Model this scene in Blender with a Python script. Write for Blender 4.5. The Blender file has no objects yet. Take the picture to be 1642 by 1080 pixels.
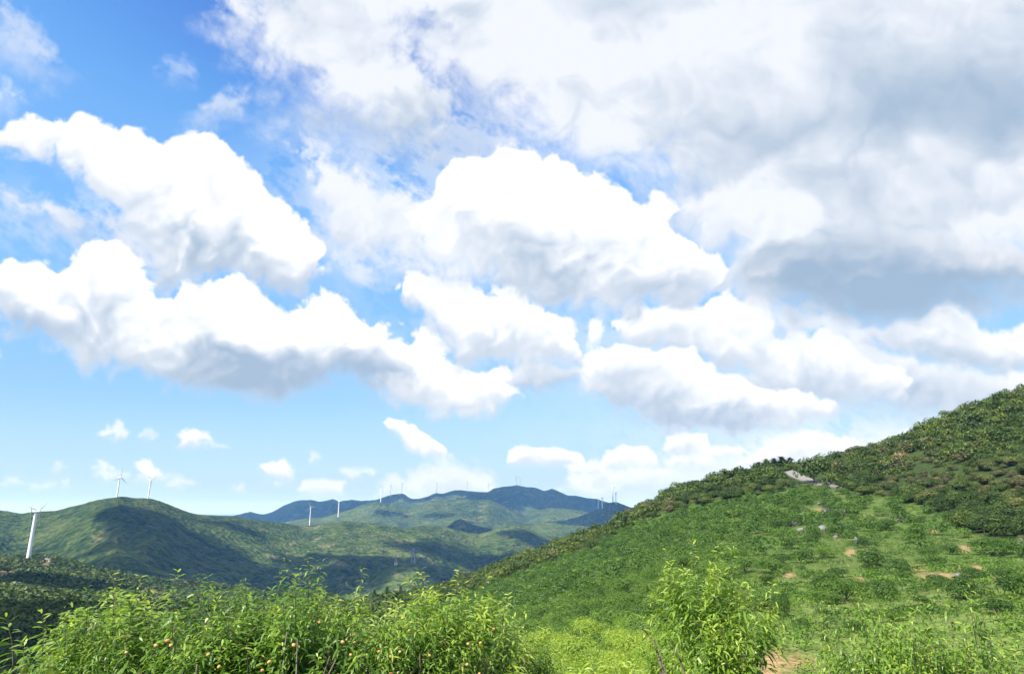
import bpy, math, random, time
import numpy as np
from mathutils import Vector, Matrix

T0 = time.time()
rng = np.random.default_rng(11)
random.seed(5)

# ------------------------------------------------------------------ view geometry
FOC = 1095.0                 # focal length in pixels of the 1642 x 1080 photograph
PITCH = math.atan((817 - 540) / FOC)
EYE = np.array([0.0, 0.0, 1.7])
FWD = np.array([0, math.cos(PITCH), math.sin(PITCH)])
UPV = np.array([0, -math.sin(PITCH), math.cos(PITCH)])


def az_el(px, py):
    """bearing (0 = straight ahead, clockwise) and elevation of a spot seen in the photograph"""
    px = np.asarray(px, float); py = np.asarray(py, float)
    d = FWD[None] + ((px.ravel() - 821) / FOC)[:, None] * np.array([1, 0, 0.]) + ((540 - py.ravel()) / FOC)[:, None] * UPV[None]
    az = np.arctan2(d[:, 0], d[:, 1]); el = np.arctan2(d[:, 2], np.hypot(d[:, 0], d[:, 1]))
    return az.reshape(px.shape), el.reshape(px.shape)


# ------------------------------------------------------------------ numpy noise
_pt = np.random.default_rng(3).permutation(256)
_perm = np.concatenate([_pt, _pt, _pt])
_ang = np.random.default_rng(4).random(256) * 2 * np.pi
_gx, _gy = np.cos(_ang).astype(np.float32), np.sin(_ang).astype(np.float32)


def perlin(x, y):
    xi = np.floor(x); yi = np.floor(y)
    xf = (x - xi).astype(np.float32); yf = (y - yi).astype(np.float32)
    xi = xi.astype(np.int64) & 255; yi = yi.astype(np.int64) & 255
    u = xf * xf * xf * (xf * (xf * 6 - 15) + 10); v = yf * yf * yf * (yf * (yf * 6 - 15) + 10)
    def g(ix, iy, fx, fy):
        h = _perm[_perm[ix] + iy]
        return _gx[h] * fx + _gy[h] * fy
    n00 = g(xi, yi, xf, yf); n10 = g(xi + 1, yi, xf - 1, yf)
    n01 = g(xi, yi + 1, xf, yf - 1); n11 = g(xi + 1, yi + 1, xf - 1, yf - 1)
    return 1.5 * ((n00 * (1 - u) + n10 * u) * (1 - v) + (n01 * (1 - u) + n11 * u) * v)


def fbm(x, y, octs=5, gain=0.5, seed=0.0, lac=2.03):
    a, s, t = 1.0, 0.0, 0.0
    x = x + seed * 17.13; y = y + seed * 9.71
    for i in range(octs):
        s = s + a * perlin(x, y); t += a
        a *= gain; x = x * lac + 5.3; y = y * lac + 1.7
    return s / t


def billow(x, y, octs=5, gain=0.5, seed=0.0):
    a, s, t = 1.0, 0.0, 0.0
    x = x + seed * 17.13; y = y + seed * 9.71
    for i in range(octs):
        s = s + a * (1 - 2 * np.abs(perlin(x, y))); t += a
        a *= gain; x = x * 2.03 + 5.3; y = y * 2.03 + 1.7
    return s / t


def sstep(a, b, x):
    t = np.clip((x - a) / (b - a), 0, 1)
    return t * t * (3 - 2 * t)


# ------------------------------------------------------------------ the clouds of the sky, as a map of directions
# each: outline (bearing and elevation read off the photograph), edge softness, ruffle, how grey its base is, where the grey begins
CL = []


def cl(poly, soft=7, ruf=1.0, base=0.8, v0=0.45, op=1.0, lit=1.05, dim=0.0, seed=None, wisp=0.0, gb=None):
    CL.append(dict(poly=np.array(poly, float), soft=soft, ruf=ruf, base=base, v0=v0, op=op, lit=lit, dim=dim,
                   seed=len(CL) * 1.37 if seed is None else seed, wisp=wisp, gb=gb))


def puff(x, y, w, h, **k):
    a = np.linspace(0, 2 * np.pi, 15)[:-1]
    r = 1 + 0.25 * np.sin(3 * a + x) + 0.15 * np.sin(5 * a + y)
    k.setdefault('soft', 7); k.setdefault('ruf', 0.6); k.setdefault('wisp', .14); k.setdefault('base', 0.35); k.setdefault('lit', 1.05)
    cl(np.c_[x + w * r * np.cos(a), y + h * np.where(np.sin(a) > 0, 0.7, 1.1) * r * np.sin(a)], **k)


# low far row over the hills
cl([(950, 790), (1000, 752), (1060, 742), (1100, 735), (1180, 722), (1240, 698), (1300, 690), (1350, 702), (1400, 690), (1480, 685), (1560, 700), (1560, 800), (950, 810)], soft=18, ruf=.9, base=.35, op=.55, wisp=.5)
puff(1010, 738, 34, 13, op=.9, base=.5); puff(1110, 742, 40, 14, op=.8, base=.6); puff(1160, 728, 34, 12, op=.8, base=.5); puff(960, 768, 40, 12, op=.7, base=.4); puff(1040, 765, 46, 13, op=.7, base=.5); puff(930, 785, 30, 10, op=.6)
cl([(1190, 735), (1230, 712), (1280, 694), (1320, 700), (1350, 702), (1385, 712), (1385, 745), (1200, 750)], soft=9, ruf=.8, base=.3, lit=1.05, op=.85, wisp=.15)
cl([(1435, 702), (1455, 688), (1480, 684), (1490, 710), (1440, 712)], soft=5, ruf=.3, base=.1, lit=1.2)
cl([(1060, 725), (1070, 700), (1100, 694), (1135, 700), (1140, 722), (1110, 730)], soft=7, ruf=.5, base=.55, lit=1.1, v0=.2)
cl([(960, 748), (975, 725), (1000, 714), (1040, 715), (1055, 735), (1050, 752)], soft=7, ruf=.5, base=.3, lit=1.08)
cl([(812, 742), (815, 722), (850, 716), (890, 722), (930, 728), (940, 744), (880, 750)], soft=6, ruf=.5, base=.6, lit=1.08)
cl([(905, 748), (950, 735), (975, 742), (970, 758), (920, 758)], soft=8, ruf=.5, base=.3, op=.8)
cl([(640, 800), (665, 760), (695, 748), (725, 740), (755, 752), (790, 762), (800, 800)], soft=14, ruf=.9, base=.3, op=.68, wisp=.3)
cl([(605, 790), (615, 768), (632, 763), (650, 776), (655, 795)], soft=11, ruf=.7, base=.2, op=.6, wisp=.2)
cl([(478, 788), (484, 772), (520, 768), (552, 775), (548, 790), (505, 792)], soft=8, ruf=.4, base=.2, op=.75)
puff(575, 760, 30, 8, op=.6, soft=7); puff(445, 757, 28, 14, op=.95); puff(447, 776, 6, 5, op=.6)
puff(382, 783, 9, 6, op=.5); puff(503, 733, 9, 7, op=.45); puff(310, 706, 28, 14, op=1.0, base=.5); puff(340, 714, 22, 6, op=.4)
puff(181, 693, 24, 11, op=.7, base=.6); puff(238, 700, 17, 8, op=.4); puff(234, 756, 18, 16, op=1.0); puff(258, 764, 20, 7, op=.4)
puff(164, 754, 18, 10, op=.6); puff(178, 764, 24, 7, op=.6); puff(95, 750, 11, 7, op=.45); puff(20, 774, 17, 6, op=.45); puff(66, 780, 18, 6, op=.4)
puff(103, 778, 8, 8, op=.45); puff(290, 776, 24, 9, op=.5); puff(0, 580, 12, 8, op=.35, soft=6)
cl([(612, 676), (625, 668), (650, 676), (690, 700), (725, 732), (700, 737), (660, 722), (640, 698)], soft=5, ruf=.5, base=.5, lit=1.15)
# right hand bank of cumulus
cl([(1380, 540), (1430, 515), (1500, 508), (1535, 482), (1555, 492), (1575, 520), (1642, 535), (1760, 520), (1760, 610), (1642, 598), (1560, 600), (1480, 580)], soft=11, ruf=.9, base=.95, v0=.35)
cl([(1120, 640), (1270, 560), (1400, 560), (1500, 580), (1642, 600), (1760, 590), (1760, 690), (1642, 680), (1480, 672), (1380, 655)], soft=14, ruf=.9, base=.8, v0=.1, lit=1.05, dim=.1)
cl([(990, 525), (1010, 508), (1060, 505), (1120, 495), (1150, 478), (1175, 470), (1200, 495), (1232, 505), (1260, 538), (1310, 545), (1360, 560), (1400, 585), (1470, 610), (1450, 640), (1300, 632), (1200, 600), (1130, 585), (1040, 560)], soft=8, ruf=1, base=.8, v0=.42, gb=[(1110, 570, 90, 40), (1300, 620, 120, 40)])
cl([(1230, 520), (1300, 500), (1370, 520), (1420, 540), (1400, 575), (1310, 560)], soft=16, ruf=1, base=.5, op=.8, wisp=.3)
cl([(925, 600), (950, 570), (1000, 556), (1060, 558), (1100, 572), (1125, 590), (1185, 600), (1240, 615), (1290, 632), (1350, 645), (1340, 672), (1280, 688), (1180, 696), (1080, 694), (1030, 680), (985, 655), (940, 630)], soft=6, ruf=.9, base=.95, v0=.5, gb=[(1130, 665, 160, 40), (1010, 655, 60, 30)])
cl([(962, 590), (985, 575), (1040, 570), (1085, 590), (1065, 620), (1000, 628), (970, 612)], soft=14, ruf=.8, base=.9, v0=.4, op=.8)
# small pieces left of it
cl([(780, 610), (850, 590), (940, 590), (950, 606), (880, 620), (800, 624)], soft=8, ruf=.6, base=.75, v0=.2, dim=.2)
cl([(640, 570), (665, 552), (700, 545), (715, 555), (720, 575), (765, 590), (800, 600), (805, 622), (835, 636), (800, 660), (760, 670), (700, 664), (640, 645), (610, 610)], soft=6, ruf=.9, base=.75, v0=.62)
cl([(940, 560), (948, 535), (955, 518), (968, 520), (972, 545), (955, 565)], soft=6, ruf=.4, base=.1)
cl([(642, 470), (655, 452), (695, 448), (740, 442), (790, 455), (850, 465), (880, 500), (905, 520), (940, 550), (950, 590), (900, 598), (850, 604), (800, 588), (740, 580), (710, 545), (670, 520), (645, 495)], soft=6, ruf=1, base=.8, v0=.6)
# great pale sheet, upper right, wispy at its left end
cl([(395, 15), (440, -10), (480, -90), (800, -160), (1300, -220), (1900, -180), (1900, 480), (1642, 465), (1540, 485), (1460, 508), (1370, 518), (1300, 500), (1240, 480), (1195, 470), (1170, 420), (1150, 370), (1110, 350), (1080, 315), (1020, 310), (985, 280), (930, 258), (880, 245), (840, 225), (800, 228), (820, 200), (780, 190), (740, 150), (700, 110), (690, 60), (640, 110), (560, 90), (480, 60), (420, 60)], soft=26, ruf=1.7, base=0.0, lit=.98, seed=3.3, wisp=.35)
cl([(395, 15), (450, 0), (560, 0), (640, 60), (690, 120), (720, 170), (750, 235), (700, 250), (640, 235), (570, 215), (520, 230), (490, 195), (520, 175), (470, 130), (430, 75)], soft=24, ruf=1.5, base=.3, lit=.98, v0=.5, seed=9.1, wisp=.35)
cl([(1100, 330), (1130, 300), (1200, 300), (1300, 330), (1290, 450), (1200, 450), (1150, 380)], soft=22, ruf=1.2, base=.2, lit=1.0, seed=4.2)
cl([(1180, 430), (1280, 380), (1450, 370), (1560, 400), (1700, 420), (1700, 470), (1560, 482), (1460, 510), (1370, 517), (1290, 500), (1230, 470)], soft=20, ruf=.9, base=.9, v0=.2, lit=.9, seed=5.1)
# central great cumulus with its soft left arm
cl([(495, 265), (520, 245), (548, 262), (575, 290), (610, 285), (650, 310), (690, 320), (760, 350), (760, 440), (700, 440), (640, 420), (560, 408), (530, 375), (515, 320)], soft=18, ruf=1.5, base=.25, lit=1.0, wisp=.3)
cl([(540, 425), (600, 415), (680, 420), (710, 435), (660, 450), (590, 448)], soft=13, ruf=1, base=.2, lit=.98, op=.6, wisp=.3)
cl([(640, 360), (690, 320), (700, 285), (735, 262), (765, 240), (800, 232), (845, 238), (880, 255), (930, 262), (960, 290), (1000, 318), (1020, 330), (1040, 312), (1070, 322), (1095, 350), (1130, 378), (1150, 410), (1170, 440), (1165, 470), (1120, 495), (1030, 500), (930, 505), (890, 500), (850, 470), (760, 430), (680, 415)], soft=7, ruf=1, base=.75, v0=.48, lit=1.05, gb=[(1020, 470, 190, 60), (880, 450, 100, 60)])
# left pair
cl([(-60, 330), (0, 315), (60, 328), (120, 345), (200, 360), (300, 380), (300, 450), (200, 400), (130, 372), (60, 355), (-40, 350)], soft=14, ruf=1, base=.3, lit=.96, op=.9, wisp=.25)
cl([(-60, 190), (0, 195), (50, 182), (85, 185), (125, 207), (175, 205), (220, 203), (262, 215), (320, 228), (355, 242), (385, 265), (420, 290), (435, 315), (470, 340), (500, 365), (525, 400), (528, 440), (505, 472), (450, 470), (370, 463), (300, 460), (265, 435), (235, 405), (190, 360), (160, 320), (125, 285), (85, 262), (40, 245), (-60, 230)], soft=7, ruf=1, base=1.2, v0=.62, lit=1.05, gb=[(390, 440, 150, 55)])
cl([(-80, 425), (0, 418), (55, 428), (75, 440), (118, 432), (122, 408), (150, 392), (195, 400), (240, 425), (275, 460), (340, 468), (420, 478), (468, 492), (500, 480), (540, 468), (572, 488), (598, 522), (635, 532), (658, 556), (672, 590), (655, 618), (600, 622), (555, 612), (520, 628), (470, 638), (400, 640), (330, 628), (260, 615), (190, 592), (110, 565), (85, 540), (0, 515), (-80, 505)], soft=7, ruf=1, base=1.3, v0=.5, lit=1.05, gb=[(400, 605, 190, 60), (590, 600, 110, 40), (60, 520, 60, 40)])
# high wisps
cl([(0, 70), (25, 35), (50, 45), (85, 85), (105, 115), (80, 115), (40, 98)], soft=16, ruf=.8, base=.1, op=.6, lit=.95, wisp=.4)
cl([(330, 160), (350, 145), (395, 150), (400, 170), (370, 188), (335, 188)], soft=13, ruf=.9, base=.1, op=.6, lit=.95, wisp=.3)
puff(12, 146, 18, 11, op=.5, soft=14, wisp=.3); puff(285, 110, 16, 8, op=.28, soft=10, wisp=.3)

# broad soft greys of the great sheet: (x, y, rx, ry, strength)
GREY = [(1560, 90, 190, 80, .45), (1420, 190, 220, 70, .55), (1600, 210, 130, 80, .45), (990, 25, 100, 34, .28), (1010, 135, 120, 34, .14), (1190, 255, 150, 55, .34),
        (740, 18, 40, 25, .25), (1370, 420, 170, 60, .55), (1400, 495, 200, 40, .50), (1230, 400, 80, 50, .22), (1500, 300, 160, 40, .25), (690, 190, 90, 50, .25),
        (560, 60, 60, 40, .2), (1560, 455, 120, 25, .35), (1330, 70, 120, 40, .12)]
BRIGHT = [(860, 90, 90, 50, .40), (1180, 60, 130, 40, .3), (1620, 300, 60, 30, .3), (1620, 385, 70, 22, .6), (1500, 55, 80, 30, .15), (1150, 130, 90, 40, .12), (1560, 270, 60, 25, .2), (600, 130, 80, 40, .1)]


def poly_sdf(poly, X, Y):
    d = np.full(X.shape, 1e9, np.float32); inside = np.zeros(X.shape, bool)
    n = len(poly)
    for i in range(n):
        (x0, y0), (x1, y1) = poly[i], poly[(i + 1) % n]
        ex, ey = x1 - x0, y1 - y0
        t = np.clip(((X - x0) * ex + (Y - y0) * ey) / (ex * ex + ey * ey + 1e-9), 0, 1)
        d = np.minimum(d, (X - x0 - t * ex) ** 2 + (Y - y0 - t * ey) ** 2)
        if y0 != y1:
            inside ^= ((y0 > Y) != (y1 > Y)) & (X < (x1 - x0) * (Y - y0) / (y1 - y0) + x0)
    d = np.sqrt(d)
    return np.where(inside, d, -d)


def box_blur(a, r, axis):
    if r < 1: return a
    p = [(0, 0)] * a.ndim; p[axis] = (r + 1, r)
    c = np.cumsum(np.pad(a, p, mode='edge'), axis=axis)
    n = a.shape[axis]
    return (np.take(c, range(2 * r + 1, n + 2 * r + 1), axis) - np.take(c, range(0, n), axis)) / (2 * r + 1)


SHADE_COL = np.array([0.31, 0.44, 0.61], np.float32)


def cloud_layers(X, Y, W, H):
    """X, Y: photograph position of every direction of the map -> premultiplied colour and cover"""
    col = np.zeros((H, W, 3), np.float32); acc = np.zeros((H, W), np.float32)
    # noise shared by all clouds; a finer set takes over towards the horizon where clouds are farther off
    wk = sstep(560, 740, Y)
    k = 1.1 * (1 - wk) + .45 * wk

    def noises(k):
        px = X / k; py = Y * 1.0 / k
        w1x = fbm(px / 110, py / 110, 3, .5, 1.1); w1y = fbm(px / 110, py / 110, 3, .5, 2.3)
        w2 = billow(px / 58 + w1x * .5, py / 58 + w1y * .5, 6, .56, 3.7)
        w2b = billow(px / 58 + 7.7 + w1y * .5, py / 58 + w1x * .5, 5, .56, 6.1)
        fine = fbm(px / 20, py / 20, 5, .62, 4.4)
        stre = fbm((px * .8 + py * .55) / 75, (py * .8 - px * .5) / 22, 5, .6, 8.2)
        big = billow(px / 120 + w1y * .6, py / 100 + w1x * .6, 4, .45, 5.2)
        return w1x, w1y, w2, w2b, fine, stre, big
    w1x, w1y, w2, w2b, fine, stre, big = [p * (1 - wk) + q * wk for p, q in zip(noises(1.1), noises(.45))]
    soft = fbm(X / 190 + w1y * .25, Y / 120 + w1x * .25, 5, .46, 15.5)
    step = abs(X[0, W // 2 + 1] - X[0, W // 2]) + 1e-6
    veil = sstep(.02, .55, .35 * w2 + .8 * w1x + .5 * fine + .9 * stre + .25) * .42
    region = np.clip(np.exp(-(((X - 640) / 210) ** 2 + ((Y - 330) / 110) ** 2)) + np.exp(-(((X - 1000) / 330) ** 2 + ((Y - 560) / 70) ** 2)) + np.exp(-(((X - 760) / 140) ** 2 + ((Y - 230) / 60) ** 2)) + np.exp(-(((X - 1300) / 330) ** 2 + ((Y - 700) / 60) ** 2)) + .8 * np.exp(-(((X - 150) / 190) ** 2 + ((Y - 350) / 60) ** 2)), 0, 1)
    va = (veil * region)[..., None]
    col = col * (1 - va) + np.array([.90, .94, 1.0], np.float32) * va; acc = va[..., 0].copy()
    for c in CL:
        P = c['poly']; m = 60
        ok = (X > P[:, 0].min() - m) & (X < P[:, 0].max() + m) & (Y > P[:, 1].min() - m) & (Y < P[:, 1].max() + m)
        rows = np.where(ok.any(1))[0]; cols = np.where(ok.any(0))[0]
        if not len(rows): continue
        s = np.s_[rows[0]:rows[-1] + 1, cols[0]:cols[-1] + 1]
        kk = k[s]; r = c['ruf']
        sx = X[s] + (w1x[s] * 46 + w2b[s] * 11) * kk * r; sy = Y[s] + (w1y[s] * 36 + w2[s] * 10) * kk * r
        S = poly_sdf(P, sx, sy)
        S = S + ((.42 - w2[s]) * 19 + fine[s] * 7 + (.5 - big[s]) * 17) * kk * r
        if c['wisp']: S = S + stre[s] * 60 * c['wisp'] * kk + fine[s] * 34 * c['wisp'] * kk
        so = c['soft'] * 1.25
        # relative height inside the outline
        gx = np.arange(P[:, 0].min(), P[:, 0].max() + 4, 4.0)
        top = np.full(gx.shape, 1e9); bot = np.full(gx.shape, -1e9)
        for i in range(len(P)):
            (x0, y0), (x1, y1) = P[i], P[(i + 1) % len(P)]
            a, b = min(x0, x1), max(x0, x1)
            q = (gx >= a) & (gx <= b)
            if b - a < 1e-6: continue
            yy = y0 + (gx[q] - x0) / (x1 - x0) * (y1 - y0)
            top[q] = np.minimum(top[q], yy); bot[q] = np.maximum(bot[q], yy)
        bad = top > 1e8; top[bad] = P[:, 1].mean(); bot[bad] = P[:, 1].mean() + 1
        if len(gx) > 12:
            ker = np.ones(11) / 11
            top = np.convolve(np.pad(top, 5, mode='edge'), ker, 'valid'); bot = np.convolve(np.pad(bot, 5, mode='edge'), ker, 'valid')
        ty = np.interp(sx, gx, top); by = np.interp(sx, gx, bot)
        hgt = np.maximum(by - ty, 25)
        v = (Y[s] + (w1y[s] * 22 + w2[s] * 7) * kk - ty) / hgt
        softv = so * (.50 + 1.5 * sstep(.45, 1.0, v) + c['wisp'] * 1.5) * (0.6 + .5 * kk)
        al = sstep(-softv, softv, S) * c['op']
        thick = np.clip(S / (60 * kk), 0, 1)
        # lumps lit from the sun's side, upper left and behind the eye
        hf = (34 * np.sqrt(np.clip(S, 0, None) / (60 * kk) + .02) - 26 * big[s] - 10 * w2[s]) * kk
        for ax in (0, 1, 0, 1):
            hf = box_blur(hf, max(1, int(4 / step)), ax)
        gy_, gx_ = np.gradient(hf)
        gx_, gy_ = gx_ / step, gy_ / step * (1 if Y[-1, 0] > Y[0, 0] else -1)
        lum = (gx_ * .5 + gy_ * .62 + .75) / np.sqrt(1 + gx_ ** 2 + gy_ ** 2)
        vv = v + .30 * w1x[s] + .10 * w2[s] + .20 * (big[s] - .5)
        sh = c['base'] * .80 * sstep(c['v0'] - .22, 1.10, vv) * (.60 + .40 * thick)
        if c['gb']:
            q = 0
            for (bx, by_, rx, ry) in c['gb']:
                q = q + np.exp(-(((sx - bx) / rx) ** 2 + ((sy - by_) / ry) ** 2))
            sh = sh * (.42 + .78 * np.clip(q, 0, 1))
        relief = np.clip(.74 - lum, -.22, .6) * (.27 if c['base'] > 0 else .10) * (.35 + .65 * sstep(.1, .6, v)) * (.4 + .6 * thick) + c['dim']
        relief = relief + (big[s] - .45) * (.12 + .17 * sstep(.15, .6, v)) * thick
        sh = np.clip(sh + relief * (.5 + c['base'] * .6), 0, .96)
        if c['lit'] < 1.0 and c['base'] < .95:      # sheet: broad soft greys
            for (gx0, gy0, rx, ry, st) in GREY:
                sh = sh + st * .92 * np.exp(-(((X[s] + w1x[s] * 45 - gx0) / rx) ** 2 + ((Y[s] + w1y[s] * 40 - gy0) / ry) ** 2))
            for (gx0, gy0, rx, ry, st) in BRIGHT:
                sh = sh - st * .8 * np.exp(-(((X[s] + w1x[s] * 45 - gx0) / rx) ** 2 + ((Y[s] + w1y[s] * 40 - gy0) / ry) ** 2))
            sh = np.clip(sh + .16 * (-w1y[s]) + -.40 * soft[s] + (big[s] - .5) * .14 + (w2[s] - .45) * .08 + .02, 0, 1)
        sh = (1.10 * (1 - np.exp(-1.75 * np.clip(sh, 0, 1.2) ** 1.15)))[..., None]
        cc = (1 - sh) * (np.array([.985, 1, 1.04], np.float32) if c['lit'] > 1 else np.array([.895, .93, 1.0], np.float32)) * c['lit'] + sh * SHADE_COL
        al = al[..., None]
        col[s] = col[s] * (1 - al) + cc * al
        acc[s] = acc[s] * (1 - al[..., 0]) + al[..., 0]
    return col, acc


def cloud_field_everywhere(az, el):
    """the same kind of broken cumulus for the rest of the sky"""
    h = 1.0 / np.maximum(np.sin(el), 0.06)
    x = np.cos(el) * np.sin(az) * h; y = np.cos(el) * np.cos(az) * h
    n = fbm(x * .9, y * .9, 6, .55, 12.0); m = fbm(x * .9 + .10, y * .9 + .07, 3, .5, 12.0)
    al = sstep(.00, .16, n + .02)
    sh = np.clip(sstep(.08, .5, n) * .6 + (m - n) * .8, 0, .9)[..., None]
    c = (1 - sh) * np.array([1.06, 1.06, 1.07], np.float32) + sh * SHADE_COL
    fade = sstep(0.0, .12, el)
    return c * (al * fade)[..., None], al * fade


def to_photo(az, el):
    d = np.stack([np.cos(el) * np.sin(az), np.cos(el) * np.cos(az), np.sin(el)], -1)
    f = d @ FWD
    ok = f > .15
    f = np.where(ok, f, 1)
    return np.where(ok, 821 + FOC * d[..., 0] / f, 9e4), np.where(ok, 540 - FOC * (d @ UPV) / f, 9e4)


def sky_map(W, H, az0, az1, el0, el1, layers=True):
    az, el = np.meshgrid(np.linspace(az0, az1, W), np.linspace(el0, el1, H))
    gc, ga = cloud_field_everywhere(az, el)
    X, Y = to_photo(az, el)
    out = np.maximum(np.maximum(-X, X - 1642), np.maximum(-Y, Y - 1080))
    w = sstep(20, 130, out)
    if not layers:
        return gc, ga
    c, a = cloud_layers(X, Y, W, H)
    w3 = w[..., None]
    return c * (1 - w3) + gc * w3, a * (1 - w) + ga * w

# ------------------------------------------------------------------ camera, sky, sun, exposure
scene = bpy.context.scene
COL = scene.collection
cam_data = bpy.data.cameras.new('camera'); cam = bpy.data.objects.new('camera', cam_data); COL.objects.link(cam)
cam_data.sensor_width = 36; cam_data.lens = 36 * FOC / 1642; cam_data.clip_start = 0.1; cam_data.clip_end = 120000
cam.location = EYE; cam.rotation_euler = (math.pi / 2 + PITCH, 0, 0)
scene.camera = cam

SUN_EL, SUN_AZ = math.radians(47), math.radians(-138)       # behind the eye, over the left shoulder
SUN_DIR = np.array([math.cos(SUN_EL) * math.sin(SUN_AZ), math.cos(SUN_EL) * math.cos(SUN_AZ), math.sin(SUN_EL)])
SKY_STRENGTH = 0.15

world = bpy.data.worlds.new('World'); scene.world = world
world.use_nodes = True
nt = world.node_tree; nt.nodes.clear()


def N(tree, typ, **kw):
    n = tree.nodes.new(typ)
    for k, v in kw.items(): setattr(n, k, v)
    return n


def L(tree, a, b): tree.links.new(a, b)


def math_node(tree, op, a, b=None, clamp=False):
    n = N(tree, 'ShaderNodeMath', operation=op, use_clamp=clamp)
    for i, v in enumerate((a, b)):
        if v is None: continue
        if isinstance(v, (int, float)): n.inputs[i].default_value = v
        else: L(tree, v, n.inputs[i])
    return n.outputs[0]


def map_image(name, arr):
    c, a = arr
    H, W = a.shape
    im = bpy.data.images.new(name, W, H, alpha=True, float_buffer=True)
    im.alpha_mode = 'CHANNEL_PACKED'
    im.pixels.foreach_set(np.concatenate([c, a[..., None]], -1).astype(np.float32).ravel())
    im.update(); im.pack()
    return im


RD = math.radians
FRONT = (RD(-47), RD(47), RD(-1), RD(54))
im_front = map_image('clouds_ahead', sky_map(1400, 820, *FRONT))
im_wide = map_image('clouds_around', sky_map(1024, 256, -math.pi, math.pi, 0, math.pi / 2, layers=False))

sky = N(nt, 'ShaderNodeTexSky', sky_type='NISHITA', sun_disc=False, sun_elevation=SUN_EL, sun_rotation=SUN_AZ)
sky.air_density, sky.dust_density, sky.ozone_density, sky.altitude = 1.0, 0.0, 3.0, 300
# the clear sky is graded to the photograph's saturated blue, the same for every bearing
ssep = N(nt, 'ShaderNodeSeparateColor'); L(nt, sky.outputs[0], ssep.inputs[0])
hs = N(nt, 'ShaderNodeCombineColor')
for ch, pts in enumerate(([(0, 0), (.12, .105), (.16, .20), (.39, .36), (.60, .50), (1.5, .54)],
                          [(0, 0), (.20, .24), (.275, .47), (.62, .66), (.85, .77), (1.5, .74)],
                          [(0, 0), (.40, .72), (.50, .95), (.88, 1.02), (1.5, 1.02)])):
    fc = N(nt, 'ShaderNodeFloatCurve'); cv = fc.mapping.curves[0]
    for i, (x, y) in enumerate(pts):
        if i < 2: cv.points[i].location = (x / 1.5, y / 1.5)
        else: cv.points.new(x / 1.5, y / 1.5)
    fc.mapping.update()
    L(nt, math_node(nt, 'MULTIPLY', ssep.outputs[ch], SKY_STRENGTH / 1.5), fc.inputs['Value'])
    L(nt, math_node(nt, 'MULTIPLY', fc.outputs[0], 1.5 * .54 / SKY_STRENGTH), hs.inputs[ch])
tc = N(nt, 'ShaderNodeTexCoord'); sp = N(nt, 'ShaderNodeSeparateXYZ'); L(nt, tc.outputs['Generated'], sp.inputs[0])
az_n = math_node(nt, 'ARCTAN2', sp.outputs[0], sp.outputs[1]); el_n = math_node(nt, 'ARCSINE', sp.outputs[2])


def map_sample(im, a0, a1, e0, e1, ext):
    u = math_node(nt, 'DIVIDE', math_node(nt, 'SUBTRACT', az_n, a0), a1 - a0)
    v = math_node(nt, 'DIVIDE', math_node(nt, 'SUBTRACT', el_n, e0), e1 - e0)
    cb = N(nt, 'ShaderNodeCombineXYZ'); L(nt, u, cb.inputs[0]); L(nt, v, cb.inputs[1])
    t = N(nt, 'ShaderNodeTexImage', image=im, extension=ext); L(nt, cb.outputs[0], t.inputs[0])
    ins = 1
    for q in (u, v):
        g = math_node(nt, 'MULTIPLY', math_node(nt, 'GREATER_THAN', q, .002), math_node(nt, 'LESS_THAN', q, .998))
        ins = g if ins == 1 else math_node(nt, 'MULTIPLY', ins, g)
    return t, ins


tf, inside = map_sample(im_front, *FRONT, 'EXTEND')
tw, _ = map_sample(im_wide, -math.pi, math.pi, 0, math.pi / 2, 'EXTEND')
mc = N(nt, 'ShaderNodeMix', data_type='RGBA'); L(nt, inside, mc.inputs[0]); L(nt, tw.outputs[0], mc.inputs[6]); L(nt, tf.outputs[0], mc.inputs[7])
ma = N(nt, 'ShaderNodeMix', data_type='FLOAT'); L(nt, inside, ma.inputs[0]); L(nt, tw.outputs[1], ma.inputs[2]); L(nt, tf.outputs[1], ma.inputs[3])
clear = N(nt, 'ShaderNodeVectorMath', operation='SCALE'); L(nt, hs.outputs[0], clear.inputs[0]); L(nt, math_node(nt, 'SUBTRACT', 1.0, ma.outputs[0]), clear.inputs['Scale'])
cloud = N(nt, 'ShaderNodeVectorMath', operation='SCALE'); L(nt, mc.outputs[2], cloud.inputs[0]); cloud.inputs['Scale'].default_value = .556 / SKY_STRENGTH
add = N(nt, 'ShaderNodeVectorMath', operation='ADD'); L(nt, clear.outputs[0], add.inputs[0]); L(nt, cloud.outputs[0], add.inputs[1])
bg = N(nt, 'ShaderNodeBackground'); bg.inputs['Strength'].default_value = SKY_STRENGTH; L(nt, add.outputs[0], bg.inputs['Color'])
out = N(nt, 'ShaderNodeOutputWorld'); L(nt, bg.outputs[0], out.inputs['Surface'])

sun_data = bpy.data.lights.new('sun', 'SUN'); sun = bpy.data.objects.new('sun', sun_data); COL.objects.link(sun)
sun_data.energy = 5.0; sun_data.angle = RD(0.53); sun_data.color = (1.0, 0.955, 0.88)
sun.rotation_euler = Vector(-SUN_DIR).to_track_quat('-Z', 'Y').to_euler()

scene.view_settings.view_transform = 'Standard'; scene.view_settings.look = 'None'
scene.view_settings.exposure = 0.9; scene.view_settings.gamma = 1.0; scene.view_settings.use_curve_mapping = False
scene.render.engine = 'CYCLES'
cy = scene.cycles
cy.use_denoising = True; cy.max_bounces = 6; cy.diffuse_bounces = 3; cy.glossy_bounces = 2; cy.transmission_bounces = 4
cy.transparent_max_bounces = 8; cy.volume_bounces = 1; cy.sample_clamp_indirect = 6; cy.caustics_reflective = False; cy.caustics_refractive = False

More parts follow.
